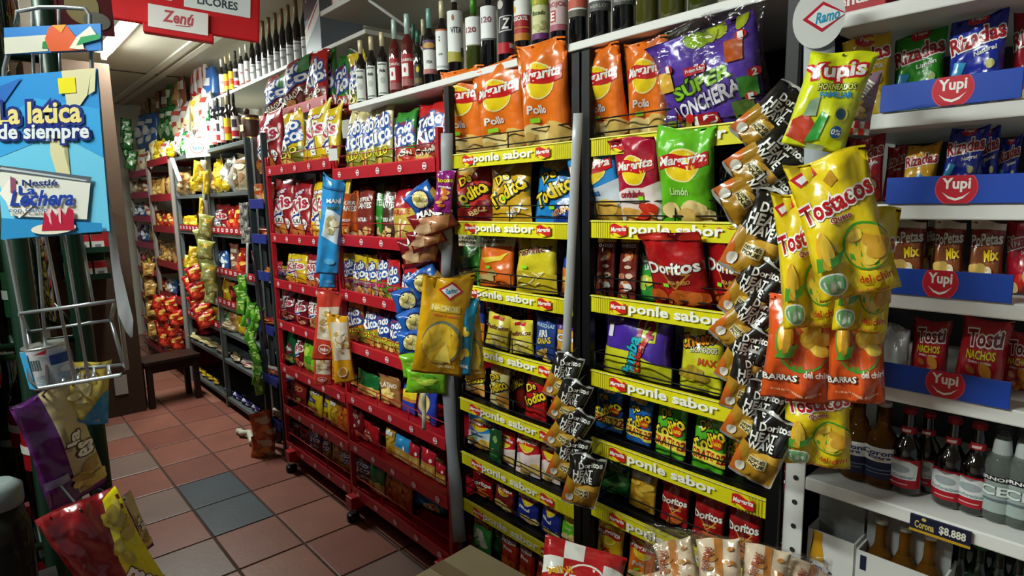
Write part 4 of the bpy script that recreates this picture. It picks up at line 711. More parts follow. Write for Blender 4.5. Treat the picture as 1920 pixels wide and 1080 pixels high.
bk('anis', 'liquor_bottle', 'dark bottle with framed white label', .27, .034, '141210', (.08, .56, 'D8DCD4', [('r', -.7, .05, .7, .08, '3A4A48'), ('r', -.7, .92, .7, .95, '3A4A48'), ('t', 'Anís', 0, .75, .5, .10, '2A2A2A', 0), ('e', 0, .45, .4, .1, 'B8BCB4')], .95), (.80, 'D8C8A0', 'capsule'))
bk('redwine', 'wine_bottle', 'red bottle with red and white label and pale green neck', .32, .035, '5A1A1A', (.10, .50, 'A82A30', [('r', -.8, .3, .1, .7, 'F0ECE8'), ('e', -.3, .5, .15, .08, 'B02028'), ('t', 'CARIÑO', 0, .82, .8, .10, 'F0E8E0'), ('r', -1, 0, 1, .22, '9A5A58')]), (.74, 'B8D0C8', 'capsule'))
bk('squat', 'liquor_bottle', 'short dark bottle with small gold label', .24, .034, '10140F', (.1, .45, '2A2818', [('e', 0, .75, .25, .14, 'C8B030'), ('r', -.6, .1, .6, .35, '6A5A30')]), (.82, '2A5A48', 'cap'))
bk('purplewine', 'wine_bottle', 'dark wine bottle with white label and purple band', .32, .039, '0F0F14', (.18, .60, 'E4E4E0', [('r', -1, .72, 1, 1, '5A4468'), ('e', 0, .84, .7, .09, 'C89A50'), ('r', -1, 0, 1, .14, 'B06A68'), ('t', 'PZA', 0, .35, .3, .08, '4A4A50')]), (.76, '7AA8A0', 'capsule'))
bk('whitewine', 'wine_bottle', 'dark wine bottle with tall plain white label', .32, .039, '0D0E12', (.18, .66, 'ECEEEC', [('r', -1, .96, 1, 1, 'C86A3A'), ('e', -.3, .8, .06, .03, BLK), ('e', -.3, .72, .06, .03, BLK), ('t', '1/4', -.2, .38, .2, .05, '4A4A50'), ('r', -.9, .05, .9, .1, 'B8BCC0')]), (.80, 'D8D0A8', 'capsule'))
bk('ita', 'wine_bottle', 'dark red wine bottle with white oval label', .33, .042, '1A0C10', (.2, .72, 'E8ECEA', [('t', 'VITA', .1, .62, .55, .11, '3A3A44'), ('e', -.2, .86, .12, .06, 'A86A40'), ('p', [(-1, .0), (1, .0), (1, .25), (.2, .18), (-1, .22)], 'A8A040'), ('r', .5, .1, .9, .28, '3A5A3A')]), (.82, 'C8CCC8', 'capsule'))
bk('w120', 'wine_bottle', 'green glass wine bottle with large white numbered label', .32, .042, '3A4418', (.38, .74, 'EEF0F0', [('t', '120', -.1, .55, .5, .18, '8A4A48'), ('r', -1, 0, 1, .04, '8A8A60')]), (.80, '4A8A2A', 'capsule'))
bk('w120d', 'wine_bottle', 'black wine bottle with large white numbered label', .32, .042, '0E0F12', (.36, .74, 'EEF0F0', [('t', '120', -.1, .6, .5, .16, '8A4A58'), ('r', -1, 0, 1, .06, '6A6A70')]), (.80, '20242A', 'capsule'))
bk('zeta', 'wine_bottle', 'dark bottle with black label and big white letter', .32, .042, '120E10', (.16, .78, '17161A', [('r', -1, 0, 1, .20, 'B01824'), ('p', [(-.7, .38), (.6, .42), (.7, .70), (-.6, .66)], 'D8D8D8'), ('p', [(-.62, .40), (.52, .44), (.62, .68), (-.52, .64)], '17161A'), ('t', 'Z', 0, .54, .32, .18, WH, 0, None, 0, .2), ('e', -.5, .88, .3, .08, 'C8C4B8'), ('r', .3, .10, .9, .18, 'D8C8C0')]), (.84, '202024', 'capsule'))
bk('moscatel', 'wine_bottle', 'dark bottle with red and white label', .32, .042, '140F12', (.26, .72, 'A82228', [('r', -1, .62, 1, 1, 'ECEEEA'), ('t', 'MOSCATEL', -.1, .54, .8, .10, WH), ('r', -1, .30, 1, .33, 'C88A30'), ('r', -1, 0, 1, .18, 'C07A28'), ('e', -.6, .78, .18, .09, 'D8B020')]), (.84, '1A1A20', 'capsule'))
bk('rosado', 'wine_bottle', 'dark bottle with pale yellow green label', .32, .042, '16121A', (.22, .72, 'D6D6A0', [('r', -1, .78, 1, 1, '9AA02A'), ('t', 'Rosado', 0, .60, .62, .10, '4A5A28', 0, None, 0, .3), ('e', -.2, .88, .18, .08, 'C8B830'), ('r', -1, 0, 1, .14, '6A2A6A'), ('ch', 0, .3, .8, .1, 6, 'BCBC80', 'A8A868', .12)]), (.84, '1A1A20', 'capsule'))
bk('pinke', 'wine_bottle', 'dark bottle with pink and white label', .32, .044, '150E14', (.26, .76, 'D8C0C0', [('r', -1, .72, 1, .92, 'A83A44'), ('t', 'ROJOL', 0, .58, .8, .13, 'A85058'), ('r', -.65, .20, -.1, .46, 'B02A30'), ('t', 'E', -.38, .33, .18, .18, WH), ('r', -1, 0, 1, .14, 'A86070')]), (.86, '1A1A20', 'capsule'))
bk('erra', 'wine_bottle', 'black bottle with tall white label and red band', .33, .046, '0C0D10', (.36, .92, 'F0F0EC', [('t', 'TERRA', .1, .62, .6, .09, '6A6A6A'), ('r', -1, .18, 1, .36, 'C05A48'), ('r', -1, .0, 1, .14, '5A584A')]), (.93, '14141A', 'capsule'))
bk('greylab', 'wine_bottle', 'black bottle with tall white label and grey band', .33, .048, '0B0C0F', (.36, .92, 'ECEEEE', [('t', 'RESERVA', 0, .70, .6, .07, '9A9A9A'), ('r', -1, 0, 1, .2, '4A4C4C'), ('t', 'MERLOT', 0, .10, .7, .07, '9A9A90')]), (.93, '14141A', 'capsule'))
bk('tine', 'wine_bottle', 'yellowish glass bottle with green and white label', .33, .050, '4A4A1A', (.42, .92, 'E8ECE0', [('t', 'Latine', 0, .60, .7, .14, '2A6A48', 0, None, 0, .25), ('r', -1, .0, 1, .26, '1E8A4A'), ('r', -1, .04, 1, .08, 'C8B060')]), (.93, '14501A', 'capsule'))
bk('greenolive', 'wine_bottle', 'olive green glass bottle with white label', .33, .052, '3A4214', (.45, .92, 'E4E8DC', [('r', -1, 0, 1, .2, '2A7A40'), ('r', -1, .05, 1, .09, 'D0C890')]), (.93, '1E3A14', 'capsule'))
bk('magnum', 'wine_bottle', 'tall dark bottle with gold foil neck', .43, .042, '0D0E12', (.04, .34, 'E8ECEC', [('r', -1, .85, 1, .9, '8A8A80'), ('t', 'BRUT', 0, .5, .5, .1, '4A4A48')]), (.70, '7A5A30', 'capsule'), nk=.42, sh=.52, ne=.72)
bk('magnumg', 'wine_bottle', 'tall dark bottle with green label and gold foil neck', .43, .042, '0D0E12', (.04, .36, '8AB078', [('r', -1, .8, 1, .9, 'D8DCC8')]), (.70, '8A7A38', 'capsule'), nk=.42, sh=.52, ne=.72)
bk('yellowlab', 'liquor_bottle', 'dark bottle with yellow label', .30, .036, '121210', (.1, .55, 'D8B420', [('r', -1, .3, 1, .6, 'C8501C')]), (.82, 'D8C8A0', 'cap'))
bk('redlab', 'liquor_bottle', 'dark bottle with red and white label', .30, .036, '14100F', (.1, .55, 'E8E0DC', [('r', -1, .1, 1, .35, 'B8242C'), ('r', -.6, .5, .6, .85, '3A2A38')]), (.82, '2A2A2A', 'cap'))
bk('greenstar', 'liquor_bottle', 'green bottle with white label and red star', .28, .040, '1A5A2A', (.1, .6, 'E4ECE4', [('p', [(-.3, .6), (0, .95), (.3, .6), (-.4, .8), (.4, .8)], 'C02028')]), (.82, 'D8D8D8', 'cap'))
bk('whitelab', 'liquor_bottle', 'dark bottle with white label', .30, .036, '101014', (.08, .60, 'ECECE8', [('t', 'Ron', 0, .6, .4, .12, 'A83030'), ('r', -1, 0, 1, .1, 'B85A50')]), (.80, 'E4E4E0', 'cap'))
bk('corona', 'beer_bottle', 'amber beer bottle with white and navy label', .235, .031, '8A5A1C', (.12, .50, '1E2440', [('r', -1, .56, 1, 1, 'E2E4E0'), ('t', 'Corona', 0, .84, .70, .15, '2A3668'), ('t', 'Extra', 0, .70, .42, .09, '2A3668'), ('e', 0, .62, .2, .03, 'C8B888'), ('r', -.6, .3, .6, .34, '6A7090'), ('r', -.5, .2, .5, .23, '6A7090')], 1.4), (.95, 'B0B0A8', 'cap'), mat=clearglass, sh=.50, nk=.36, ne=.76)
bk('bud', 'beer_bottle', 'dark brown beer bottle with red and silver label', .235, .031, '0C0504', (.10, .44, 'A81626', [('p', [(-.75, .30), (.75, .30), (.8, .80), (.4, .95), (0, .85), (-.4, .95), (-.8, .80)], 'D4D8D8'), ('t', 'Budweiser', 0, .40, .66, .11, '8A9AA0', 0, None, 0, .3), ('e', 0, .66, .45, .14, '9AA4A8'), ('r', -.4, .12, .4, .16, 'D8A0A0')], 1.4), (.94, '8A1420', 'cap'), sh=.48, nk=.38, ne=.74, nlabel=(.72, .79, 'A81A24', [('p', [(-.2, .25), (.25, .25), (.3, .7), (-.2, .6)], 'E8C8C8')]))
bk('smir', 'beer_bottle', 'clear glass bottle with silver frosted label', .235, .032, 'A8B4AC', (.12, .52, '9AA8A4', [('r', -1, .84, 1, 1, '20242C'), ('t', 'SMIRNOFF', 0, .92, .8, .09, WH), ('t', 'ICE', 0, .60, .6, .24, 'D8E4E0', 0, '5A6A70', .05), ('r', -.6, .32, .6, .38, '5A6A70')], 1.4), (.93, '2A3034', 'cap'), mat=clearglass, sh=.54, nk=.42, ne=.80, nlabel=(.70, .88, 'B8C0C0', []))
bk('clearbeer', 'beer_bottle', 'clear beer bottle without label', .235, .031, '6A6A60', None, (.95, 'C8C8C4', 'cap'), mat=clearglass, sh=.56, nk=.42, ne=.82)
bk('greenbeer', 'beer_bottle', 'dark green beer bottle', .235, .031, '0E2416', (.12, .42, '1A4A2A', [('r', -.6, .4, .6, .6, 'A8B8A8')], 1.2), (.95, '2A5A3A', 'cap'), sh=.56, nk=.42, ne=.82)
bk('cola', 'soda_bottle', 'dark cola bottle with red cap', .28, .034, '120808', (.35, .6, 'A8141C', [('wv', -1, 1, .5, .2, .1, WH)], 1.4), (.93, 'B01820', 'cap'), sh=.6, nk=.38, ne=.85)
def bottle(k, P, s, row, rz=-90):
    d = BK[k]; o = empty(d['name'], P, R(rz)); o.scale = (s[0], s[0], s[1])
    o['category'] = 'bottle'
    for n, me in bottle_data(k): link(n, me, o)
    ITEMS.append((o, d['desc'], row)); return o
def bottles(row, X, z, items):
    z += EYE
    for it in items:
        k, xc, wpx, yt = it[:4]; Xi = X + (it[4] if len(it) > 4 else 0); d = BK[k]
        P = onx(xc, max(yt, -40), Xi); yb = proj((Xi, P.y, z))[1]; ym = (max(yt, 0)+yb)/2; P = onx(xc, ym, Xi); P.z = z; dd = depth(P)
        sr = wpx*dd/FPX/(2*d['R']); hz = (onx(xc, yt, Xi).z - z)/d['H'] if yt is not None else sr
        bottle(k, P, (sr, hz), row, math.degrees(math.atan2(-P.x, P.y)) - 12 + RND.uniform(-14, 14))
# wine plank above the crisp racks
o = MB().box((0, .50, EYE+.395), (XW-1.256, 2.42, EYE+.417), white, .003).build('wine_shelf', None, (1.255, 0, 0)); tag(o, 'long white wall shelf for wine above the crisp racks', 'shelf')
for y in (.7, 1.42, 2.2): MB().box((XW-1.262, y-.01, EYE+.25), (XW-1.256, y+.01, EYE+.394), white).build('bracket', o)
W_ = 'on white wine shelf'
bottles(W_, 1.335, .418, [('anis', 678, 21, 75), ('anis', 698, 21, 68), ('anis', 718, 22, 60), ('redwine', 741, 22, 36), ('redwine', 765, 25, 26), ('squat', 785, 19, 58), ('purplewine', 806, 25, 16), ('whitewine', 830, 25, 2), ('ita', 854, 29, -30), ('w120', 889, 31, -5), ('w120d', 917, 30, -30), ('zeta', 949, 31, -38), ('moscatel', 981, 32, -44), ('rosado', 1015, 33, -52), ('pinke', 1049, 34, -62), ('erra', 1085, 37, -70), ('greylab', 1125, 41, -80), ('greylab', 1170, 43, -90), ('tine', 1214, 46, -100), ('tine', 1263, 49, -110), ('greenolive', 1318, 54, -120)])
bottles('in back row, wine shelf', 1.44, .418, [('squat', 777, 16, 44), ('whitewine', 795, 16, 36), ('whitewine', 858, 20, 10), ('w120', 1000, 26, -10)])
# higher shelf with the tall bottles, further down the aisle
XH = 1.52; ZH = .835
o = MB().box((0, 2.72, EYE+ZH-.022), (XW-XH-.002, 5.35, EYE+ZH), plain('C8C6BC', .5), .003).build('liquor_shelf', None, (XH, 0, 0)); tag(o, 'pale high wall shelf with tall foil necked bottles', 'shelf')
for y in (3.0, 4.1, 5.2): MB().box((.40, y-.01, EYE+ZH-.2), (.415, y+.01, EYE+ZH-.023), white).tube([(.06, y, EYE+ZH-.025), (.40, y, EYE+ZH-.18)], .006, white, 6).build('bracket', o)
hb = [('magnum', 598, 18), ('magnumg', 590, 18), ('magnum', 575, 17), ('magnum', 560, 16), ('magnum', 546, 15), ('magnum', 534, 14), ('magnum', 522, 14), ('magnum', 510, 13), ('magnum', 499, 13), ('magnum', 488, 12), ('magnum', 477, 12)]
for i, (k, px, w) in enumerate(hb):
    P = onx(px, 150 - (px-478)*.56, XH+.06); P.z = EYE+ZH+.001; bottle(k, P, (w*depth(P)/FPX/.084, .88), 'on high liquor shelf', -52)
for i, px in enumerate((466, 456, 446, 437, 428, 420)):
    P = onx(px, 157+(466-px)*.58, XH+.06); P.z = EYE+ZH+.001; bottle(('whitelab', 'whitelab', 'redlab', 'yellowlab', 'yellowlab', 'whitelab')[i], P, (11*depth(P)/FPX/.072, .95), 'at far end of high liquor shelf', -45)
P = onx(630, 62, XH+.16); bx = flat_mesh('whisky_box', .20, .36, .26, '8A94A0', [('r', -1, .55, 1, 1, '4A2A34'), ('p', [(-1, .15), (1, .55), (1, .78), (-1, .42)], 'E4E4DC'), ('p', [(-.6, .38), (.8, .68), (.9, .74), (-.5, .46)], 'B02A34'), ('t', 'JOHN', 0, .86, .7, .1, 'D8D0C8')], lambda c: plain(c, .4), .002)
o = link('gift_box', bx, None, (XH+.03, P.y+.02, EYE+ZH+.001)); o.rotation_euler = (0, 0, R(-90)); tag(o, 'grey blue spirit gift box with red slash at end of high liquor shelf', 'box')
o = MB().box((0, .9, EYE+.93), (XW-1.42-.002, 2.98, EYE+.955), plain('C4C4BC', .5), .003).build('upper_shelf', None, (1.42, 0, 0)); tag(o, 'wide pale upper wall shelf nearest the ceiling', 'shelf')
for y in (1.2, 2.6): MB().tube([(.06, y, EYE+.928), (.5, y, EYE+.74)], .007, white, 6).box((.505, y-.01, EYE+.72), (.52, y+.01, EYE+.929), white).build('bracket', o)
for i, y in enumerate((2.90, 2.78, 2.66)):
    me = flat_mesh('tea_box', .11, .16, .08, 'B03038', [('r', -.7, .1, .7, .4, 'E8E0DC'), ('r', -.4, .6, .4, .8, 'E8D0C8')], lambda c: plain(c, .5), .002)
    o = link('tea_box', me, None, (1.47, y, EYE+.956)); o.rotation_euler = (0, 0, R(-90)); tag(o, ('far', 'middle', 'near')[i] + ' one of three small red boxes on the upper wall shelf', 'box', 'red boxes on upper shelf')
# beer shelf
S_ = 'on the beer shelf'
bottles(S_, 1.325, ZS[5]+.001, [('corona', 1556, 56, 735, .03), ('corona', 1609, 56, 742), ('corona', 1655, 57, 752), ('bud', 1702, 52, 764), ('bud', 1738, 50, 772, .04), ('bud', 1785, 53, 782), ('bud', 1831, 54, 792), ('smir', 1876, 56, 800), ('smir', 1918, 56, 806), ('corona', 1600, 50, 725, .12), ('smir', 1960, 56, 818)])
U_ = 'on lowest visible white shelf'
bottles(U_, 1.40, ZS[6]+.001, [('clearbeer', 1563, 52, 948), ('clearbeer', 1608, 54, 958), ('clearbeer', 1658, 54, 972, .02), ('clearbeer', 1705, 54, 984, .02), ('clearbeer', 1752, 54, 996, .02), ('greenbeer', 1795, 52, 1010, -.02), ('greenbeer', 1832, 52, 1016, -.02), ('greenbeer', 1868, 52, 1024, -.02), ('greenbeer', 1905, 52, 1034, -.02)])
# cartons of beer
def carton(xa, xb, y, X, label, els, h=.135, w=None):
    a, b = onx(xa, y, X), onx(xb, y, X); W = a.y-b.y; t = empty('beer_carton', (X, (a.y+b.y)/2, EYE+ZS[6]+.001), R(-90)); tag(t, label, 'beer carton')
    link('front_panel', flat_mesh('front_panel', W, h, .004, 'D8D8D4', els, lambda c: plain(c, .5)), t)
    link('back_panel', flat_mesh('back_panel', W, h, .004, 'D8D8D4', [], lambda c: plain(c, .5)), t, (0, .12, 0))
    for s in (-1, 1): MB().box((s*W/2-.002, .004, 0), (s*W/2+.002, .12, h), plain('CCCCC8', .5)).build('side_panel', t)
    MB().box((-W/2, .055, 0), (W/2, .059, h+.07), plain('8A8C8C', .5)).build('handle_divider', t)
    return t
cor = lambda x, z, w: [('t', 'Corona', x, z, w, .20, '1E2A5A', 0, None, 0, 0), ('t', 'Extra', x, z-.22, w*.5, .11, '1E2A5A')]
carton(1514, 1602, 1020, 1.285, 'white beer carton with printed amber bottle at the shelf post', [('p', [(-.9, 0), (-.2, 0), (-.2, .5), (-.35, .8), (-.35, 1), (-.75, 1), (-.75, .8), (-.9, .5)], 'D8A020'), ('r', -.88, .2, -.22, .5, 'E8E8E4'), ('t', 'Corona', -.55, .40, .28, .10, '1E2A5A'), ('r', -.88, 0, -.22, .18, '1E2440')] + cor(.4, .30, .45))
carton(1606, 1772, 1040, 1.27, 'white beer six pack carton with amber bottle necks showing', cor(.1, .50, .75) + [('r', -.9, .72, -.75, .95, '1E2440')])
bottles('in white six pack carton', 1.33, ZS[6]+.003, [('corona', 1648, 50, 970, -.022), ('corona', 1692, 50, 984, -.022), ('corona', 1738, 50, 998, -.022)])
a, b = onx(1708, 975, XR), onx(1825, 985, XR); me = flat_mesh('price_sign', a.y-b.y, .032, .004, '161A34', [('r', -1, 0, 1, .16, 'B8901C'), ('t', 'Corona', -.5, .5, .32, .42, 'C8B060', 0), ('e', -.52, .85, .08, .1, 'C8B060'), ('t', '$8.888', .42, .55, .42, .50, 'D8D8C8')], lambda c: plain(c, .4), .0008)
o = link('price_sign', me, None, (XR-.008, (a.y+b.y)/2, EYE+ZS[5]-.034)); o.rotation_euler = (0, 0, R(-90)); tag(o, 'navy beer price sign clipped to edge of beer shelf', 'price sign')
P = onx(1610, 8, 1.30); me = flat_mesh('promo_box', .11, .10, .07, 'A81C28', [('t', 'más', 0, .62, .5, .2, 'F0D8D8'), ('t', 'ventas!', .05, .24, .72, .18, 'F0E0E0', 3)], lambda c: plain(c, .5), .002)
o = link('promo_box', me, None, (1.27, P.y, EYE+ZS[0]+.001)); o.rotation_euler = (0, 0, R(-86)); tag(o, 'small red box with white lettering on topmost white shelf', 'box')
for i, px in enumerate((1670, 1720)):
    P = onx(px, -30, 1.36); o = bag('f_navy', (1.36, P.y, EYE+ZS[0]), .085, .10, R(-90), 0, 0, 'on topmost white shelf')
# round cardboard sign over the hanging strip
C = onx(1535, 30, 1.16); w = 88*depth(C)/FPX; lz = [('p', [(-.62, .50), (.15, .76), (1.05, .52), (.15, .26)], 'C01C34'), ('p', [(-.42, .50), (.16, .70), (1.0, .515), (.16, .32)], 'EDEFEF'), ('t', 'Ramo', .33, .51, .46, .17, '2A9AC0', 8, None, 0, .4)]
mb = MB(); mb.recalc = False; ring = [(w/2*math.cos(a), w*.62 + w*.62*math.sin(a)) for a in [2*math.pi*i/40 for i in range(40)]]
F = [mb.bm.verts.new((x, 0, z)) for x, z in ring]; B = [mb.bm.verts.new((x, .002, z)) for x, z in ring]; wm = plain('DCDEDC', .45); i0 = mb.mi(wm); mb.bm.faces.new(F); mb.bm.faces.new(B[::-1])
for i in range(40): mb.bm.faces.new((F[i], B[i], B[(i+1) % 40], F[(i+1) % 40]))
print_on(mb, lz, w, w*1.24, lambda x, z: (Vector((x, 0, z)), Vector((0, -1, 0))), [-w/2, w/2], [0, w*1.24], lambda c: plain(c, .45), 2, .0006, .0003)
o = link('round_sign', mb.mesh('round_sign'), None, C - Vector((0, 0, w*.66))); o.rotation_euler = (0, 0, math.atan2(-C.x, C.y)); tag(o, 'white oval card sign with red lozenge above the baked puff bag', 'sign')
strip('hanging_strip', (1536, 70), (1534, 850), 1.17, 50, plain('A4AAB0', .35), 'wide grey plastic strip hanging below the white oval sign')
# ---------------------------------------------------------------- grey metal shelving further down
steel = plain('6E7676', .4, .5, .1); XM = 1.31
t = empty('metal_shelving', (XM, 4.7, 0)); tag(t, 'grey slotted metal shelving with red price strips beyond the red rack', 'shelf unit')
ZM = [.405, .096, -.185, -.475, -.70, -.90, -1.12, -1.42]
PY = (3.76, 4.72, 5.64)
for y in PY:
    for x in (0, .42): MB().box((x, y-4.7-.018, 0), (x+.003, y-4.7+.018, EYE+ZM[0]), steel).box((x, y-4.7-.018, 0), (x+.03, y-4.7-.015, EYE+ZM[0]), steel).build('upright', t)
for ya, yb in ((3.76, 4.72), (4.72, 5.64)):
    for z in ZM: MB().box((.002, ya-4.7+.019, EYE+z-.026), (.42, yb-4.7-.019, EYE+z), steel, .002).build('shelf', t)
MB().box((.424, -.93, .05), (.43, .93, EYE+ZM[0]), plain('2A2422', .8)).build('back_panel', t)
for (ya, yb, z) in ((3.80, 4.70, ZM[2]), (3.80, 4.70, ZM[3]), (3.80, 4.70, ZM[4]), (4.74, 5.60, ZM[2]), (4.74, 5.60, ZM[3]), (4.74, 5.60, ZM[5])):
    W = yb-ya; els = []
    for i in range(9): x = -.88+.22*i; els += [('r', x-.05, .25, x+.05, .75, 'E8D0D0'), ('r', x-.02, .4, x+.02, .6, 'A02030')]
    r = link('price_strip', flat_mesh('price_strip', W, .048, .002, 'A01824', els, lambda c: plain(c, .5)), t, (-.004, (ya+yb)/2-4.7, EYE+z+.001)); r.rotation_euler = (0, 0, R(-90))
XS = XM + .05
def mr(row, z, it, X=XS): on_shelf(row, X, z, it, jit=10, tilt=-4, zl=ZM)
N_, F_ = 'of grey shelving near bay', 'of grey shelving far bay'
mr('on second shelf '+N_, ZM[1], [('f_gold', 395, 412, 318), ('f_yellow', 402, 420, 296), ('f_grey', 418, 446, 296), ('f_bread', 440, 470, 288), ('f_yellow', 416, 432, 335, -.03)])
mr('on second shelf '+F_, ZM[1], [('f_tan', 335, 352, 322), ('f_tan', 350, 366, 330), ('f_gold', 384, 400, 320, .1)])
mr('on third shelf '+N_, ZM[2], [('kr_red', 403, 426, 384), ('f_red', 428, 442, 388), ('f_red', 442, 457, 386)])
mr('on third shelf '+F_, ZM[2], [('f_yellow', 336, 346, 405), ('f_yellow', 345, 355, 405), ('f_yellow', 354, 366, 404), ('f_tan', 368, 388, 400, .1)])
mr('on fourth shelf '+N_, ZM[3], [('f_blue', 404, 418, 470), ('f_blue', 417, 431, 470), ('f_brown', 432, 444, 458), ('f_red', 445, 462, 467)])
mr('on fourth shelf '+F_, ZM[3], [('f_red', 338, 352, 486), ('f_red', 384, 402, 478, .05), ('f_rednuts', 350, 385, 470, .15)])
mr('on fifth shelf '+N_, ZM[4], [('f_rednuts', 404, 420, 514), ('f_yellow', 418, 432, 510), ('f_rednuts', 432, 446, 520), ('f_purple', 446, 462, 524)])
mr('on sixth shelf '+N_, ZM[5], [('f_yellow', 398, 412, 576), ('f_green', 413, 428, 580), ('f_tan', 430, 446, 582), ('f_yellow', 445, 462, 590), ('f_bread', 462, 480, 600), ('f_bread', 418, 440, 605, -.02)])
mr('on fifth shelf '+F_, ZM[4], [('f_grey', 342, 358, 540), ('f_rednuts', 360, 380, 536, .1), ('f_white', 343, 356, 560, -.02)])
mr('on seventh shelf '+N_, ZM[6], [('f_bread', 408, 432, 660), ('f_bread', 432, 456, 668), ('f_white', 456, 478, 682), ('f_bread', 476, 496, 692)])
mr('on seventh shelf '+F_, ZM[6], [('f_pasta', 352, 372, 618), ('f_pasta', 368, 390, 632), ('f_pasta', 386, 406, 644)])
mr('on bottom shelf '+N_, ZM[7], [('f_navy', 422, 440, 738), ('f_navy', 438, 456, 748), ('f_navy', 454, 474, 758), ('f_navy', 472, 490, 768)])
mr('on bottom shelf '+F_, ZM[7], [('f_yellow', 368, 380, 706), ('f_yellow', 379, 391, 713), ('f_yellow', 390, 402, 722), ('f_yellow', 401, 413, 730)])
mr('on inner bottom shelf '+F_, -1.25, [('f_grey', 376, 394, 692, .12), ('f_grey', 392, 408, 700, .12)])
mr('on top of grey shelving', ZM[0], [('f_white', 330, 346, 240), ('f_green', 341, 352, 248), ('f_white', 350, 362, 244), ('f_grey', 360, 374, 236), ('f_white', 372, 386, 232)])
bottles('on top of grey shelving', XS, ZM[0]+.001, [('greenstar', 393, 12, 190), ('whitelab', 402, 12, 184), ('redlab', 410, 11, 182), ('whitelab', 417, 11, 180), ('yellowlab', 427, 13, 178), ('redlab', 440, 13, 174), ('whitelab', 398, 10, 176, .1), ('redlab', 432, 11, 166, .1)])
P = onx(468, 245, XS+.05); t = empty('keg', (XS+.06, P.y, EYE+ZM[0]+.001)); tag(t, 'small brown wooden keg with brass hoops on the grey shelving', 'keg')
kb = MB(); kr = 17*depth(P)/FPX; kh = .17; kb.lathe([(kr*(.86+.14*math.sin(math.pi*i/8)), kh*i/8) for i in range(9)], plain('4A2A1C', .35, 0, .3), 20); kb.build('barrel', t)
for z in (.15, .85): MB().lathe([(kr*.93, kh*z-.008), (kr*.95, kh*z), (kr*.93, kh*z+.008)], plain('C8A860', .3, .8), 20, cap=False).build('hoop', t)
MB().lathe([(.014, kh), (.018, kh+.03), (.012, kh+.04)], plain('3A2418', .5), 12, (-.02, 0, 0)).build('bung', t)
mb = MB().box((-.03, -.001, 0), (.03, .001, .04), plain('C8B890', .6)); o = mb.build('label_plate', t, (-kr*.99, 0, kh*.4)); o.rotation_euler = (0, 0, R(-90))
# small card sign on the shelving
C = onx(373, 277, 1.27); me = flat_mesh('card_sign', .17, .13, .002, 'D8DCD8', [('e', 0, .5, .55, .3, 'B84A40'), ('e', 0, .5, .5, .27, 'D4DCD8'), ('t', 'Ramo', 0, .5, .4, .2, '5A8A98', 0, None, 0, .3)], lambda c: plain(c, .5))
o = link('card_sign', me, None, (1.262, C.y, C.z-.065)); o.rotation_euler = (0, R(-4), math.atan2(-C.x, C.y)+R(-25)); tag(o, 'small white card sign with oval logo on edge of grey shelving', 'sign')
strip('hanging_strip', (381, 300), (386, 404), 1.275, 9, plain('B8B8B0', .5), 'white strip hanging below the small card sign'); strip('hanging_strip', (322, 296), (338, 340), 1.27, 7, plain('C8CAC4', .5), 'short white paper strip at the far post of grey shelving')
gh = '|on strip below small card sign'
for k, px, py, wp, hp, ro in (('f_yellow', 374, 322, 22, 40, 10), ('f_yellow', 372, 348, 28, 22, 4), ('f_yellow', 386, 342, 10, 44, 4), ('f_yellow', 378, 388, 9, 36, 8)): hang(gh, k, px, py, wp, hp, 1.25, ro)
gh = '|on long strip before grey shelving'
for i, (px, py, wp, hp) in enumerate(((386, 424, 26, 42), (381, 446, 28, 34), (385, 468, 30, 34), (387, 490, 30, 34), (392, 512, 28, 34), (396, 534, 26, 32), (394, 556, 20, 26))): hang(gh, 'f_olive', px, py, wp, hp, 1.22+.01*(i % 2), 10*(-1)**i, RND.uniform(-15, 15))
gh = '|on red strip before grey shelving'
for i, (px, py) in enumerate(((368, 512), (362, 528), (370, 546), (372, 566), (380, 584), (386, 600))): hang(gh, 'f_red', px, py, 34, 30, 1.24+.012*(i % 2), -14, RND.uniform(-15, 15))
gh = '|on yellow strip before grey shelving'
for i, (px, py) in enumerate(((362, 474), (354, 490), (364, 494), (358, 508))): hang(gh, 'f_yellow', px, py, 16, 24, 1.255-.012*(i % 2), 12)
gh = '|on green sweet strip beside blue trays'
for i, (px, py) in enumerate(((455, 530), (450, 548), (460, 560), (452, 574), (470, 582), (462, 598), (478, 606), (484, 590), (470, 626), (474, 648), (480, 668), (484, 690), (482, 708), (486, 726))): hang(gh, 'f_leaf', px, py, 17, 30, 1.20+.014*(i % 3), RND.uniform(-25, 25), RND.uniform(-20, 20))
gh = '|on grey strip at near post'
for i, (px, py) in enumerate(((458, 395), (459, 418), (462, 442))): hang(gh, 'f_grey', px, py, 18, 30, 1.24, 4)
strip('hanging_strip', (464, 455), (463, 530), 1.235, 4, plain('D8D8D4', .5), 'thin white strip above the green sweets'); strip('hanging_strip', (474, 470), (500, 655), 1.19, 7, plain('2A2024', .3), 'dark curved plastic strip before the blue trays')
tag(MB().box((-.05, -.03, 0), (.05, .03, .001), plain('C8C4B8', .7)).build('crumpled_paper'), 'white scrap at the foot of the grey shelving', 'scrap'); o = bpy.data.objects['crumpled_paper']
mb = MB(); rs = random.Random(4); a, b = onx(452, 803, 1.25), onx(480, 832, 1.25)
o.data = (lambda m: (m.tube([(1.20+rs.uniform(-.02, .02), 4.10 - .045*i, .025+rs.uniform(-.01, .02)) for i in range(9)], .02, plain('C8C4B0', .6), 5), m.mesh('crumpled_paper'))[1])(mb)
sm_ = plain('5A5E58', .5)
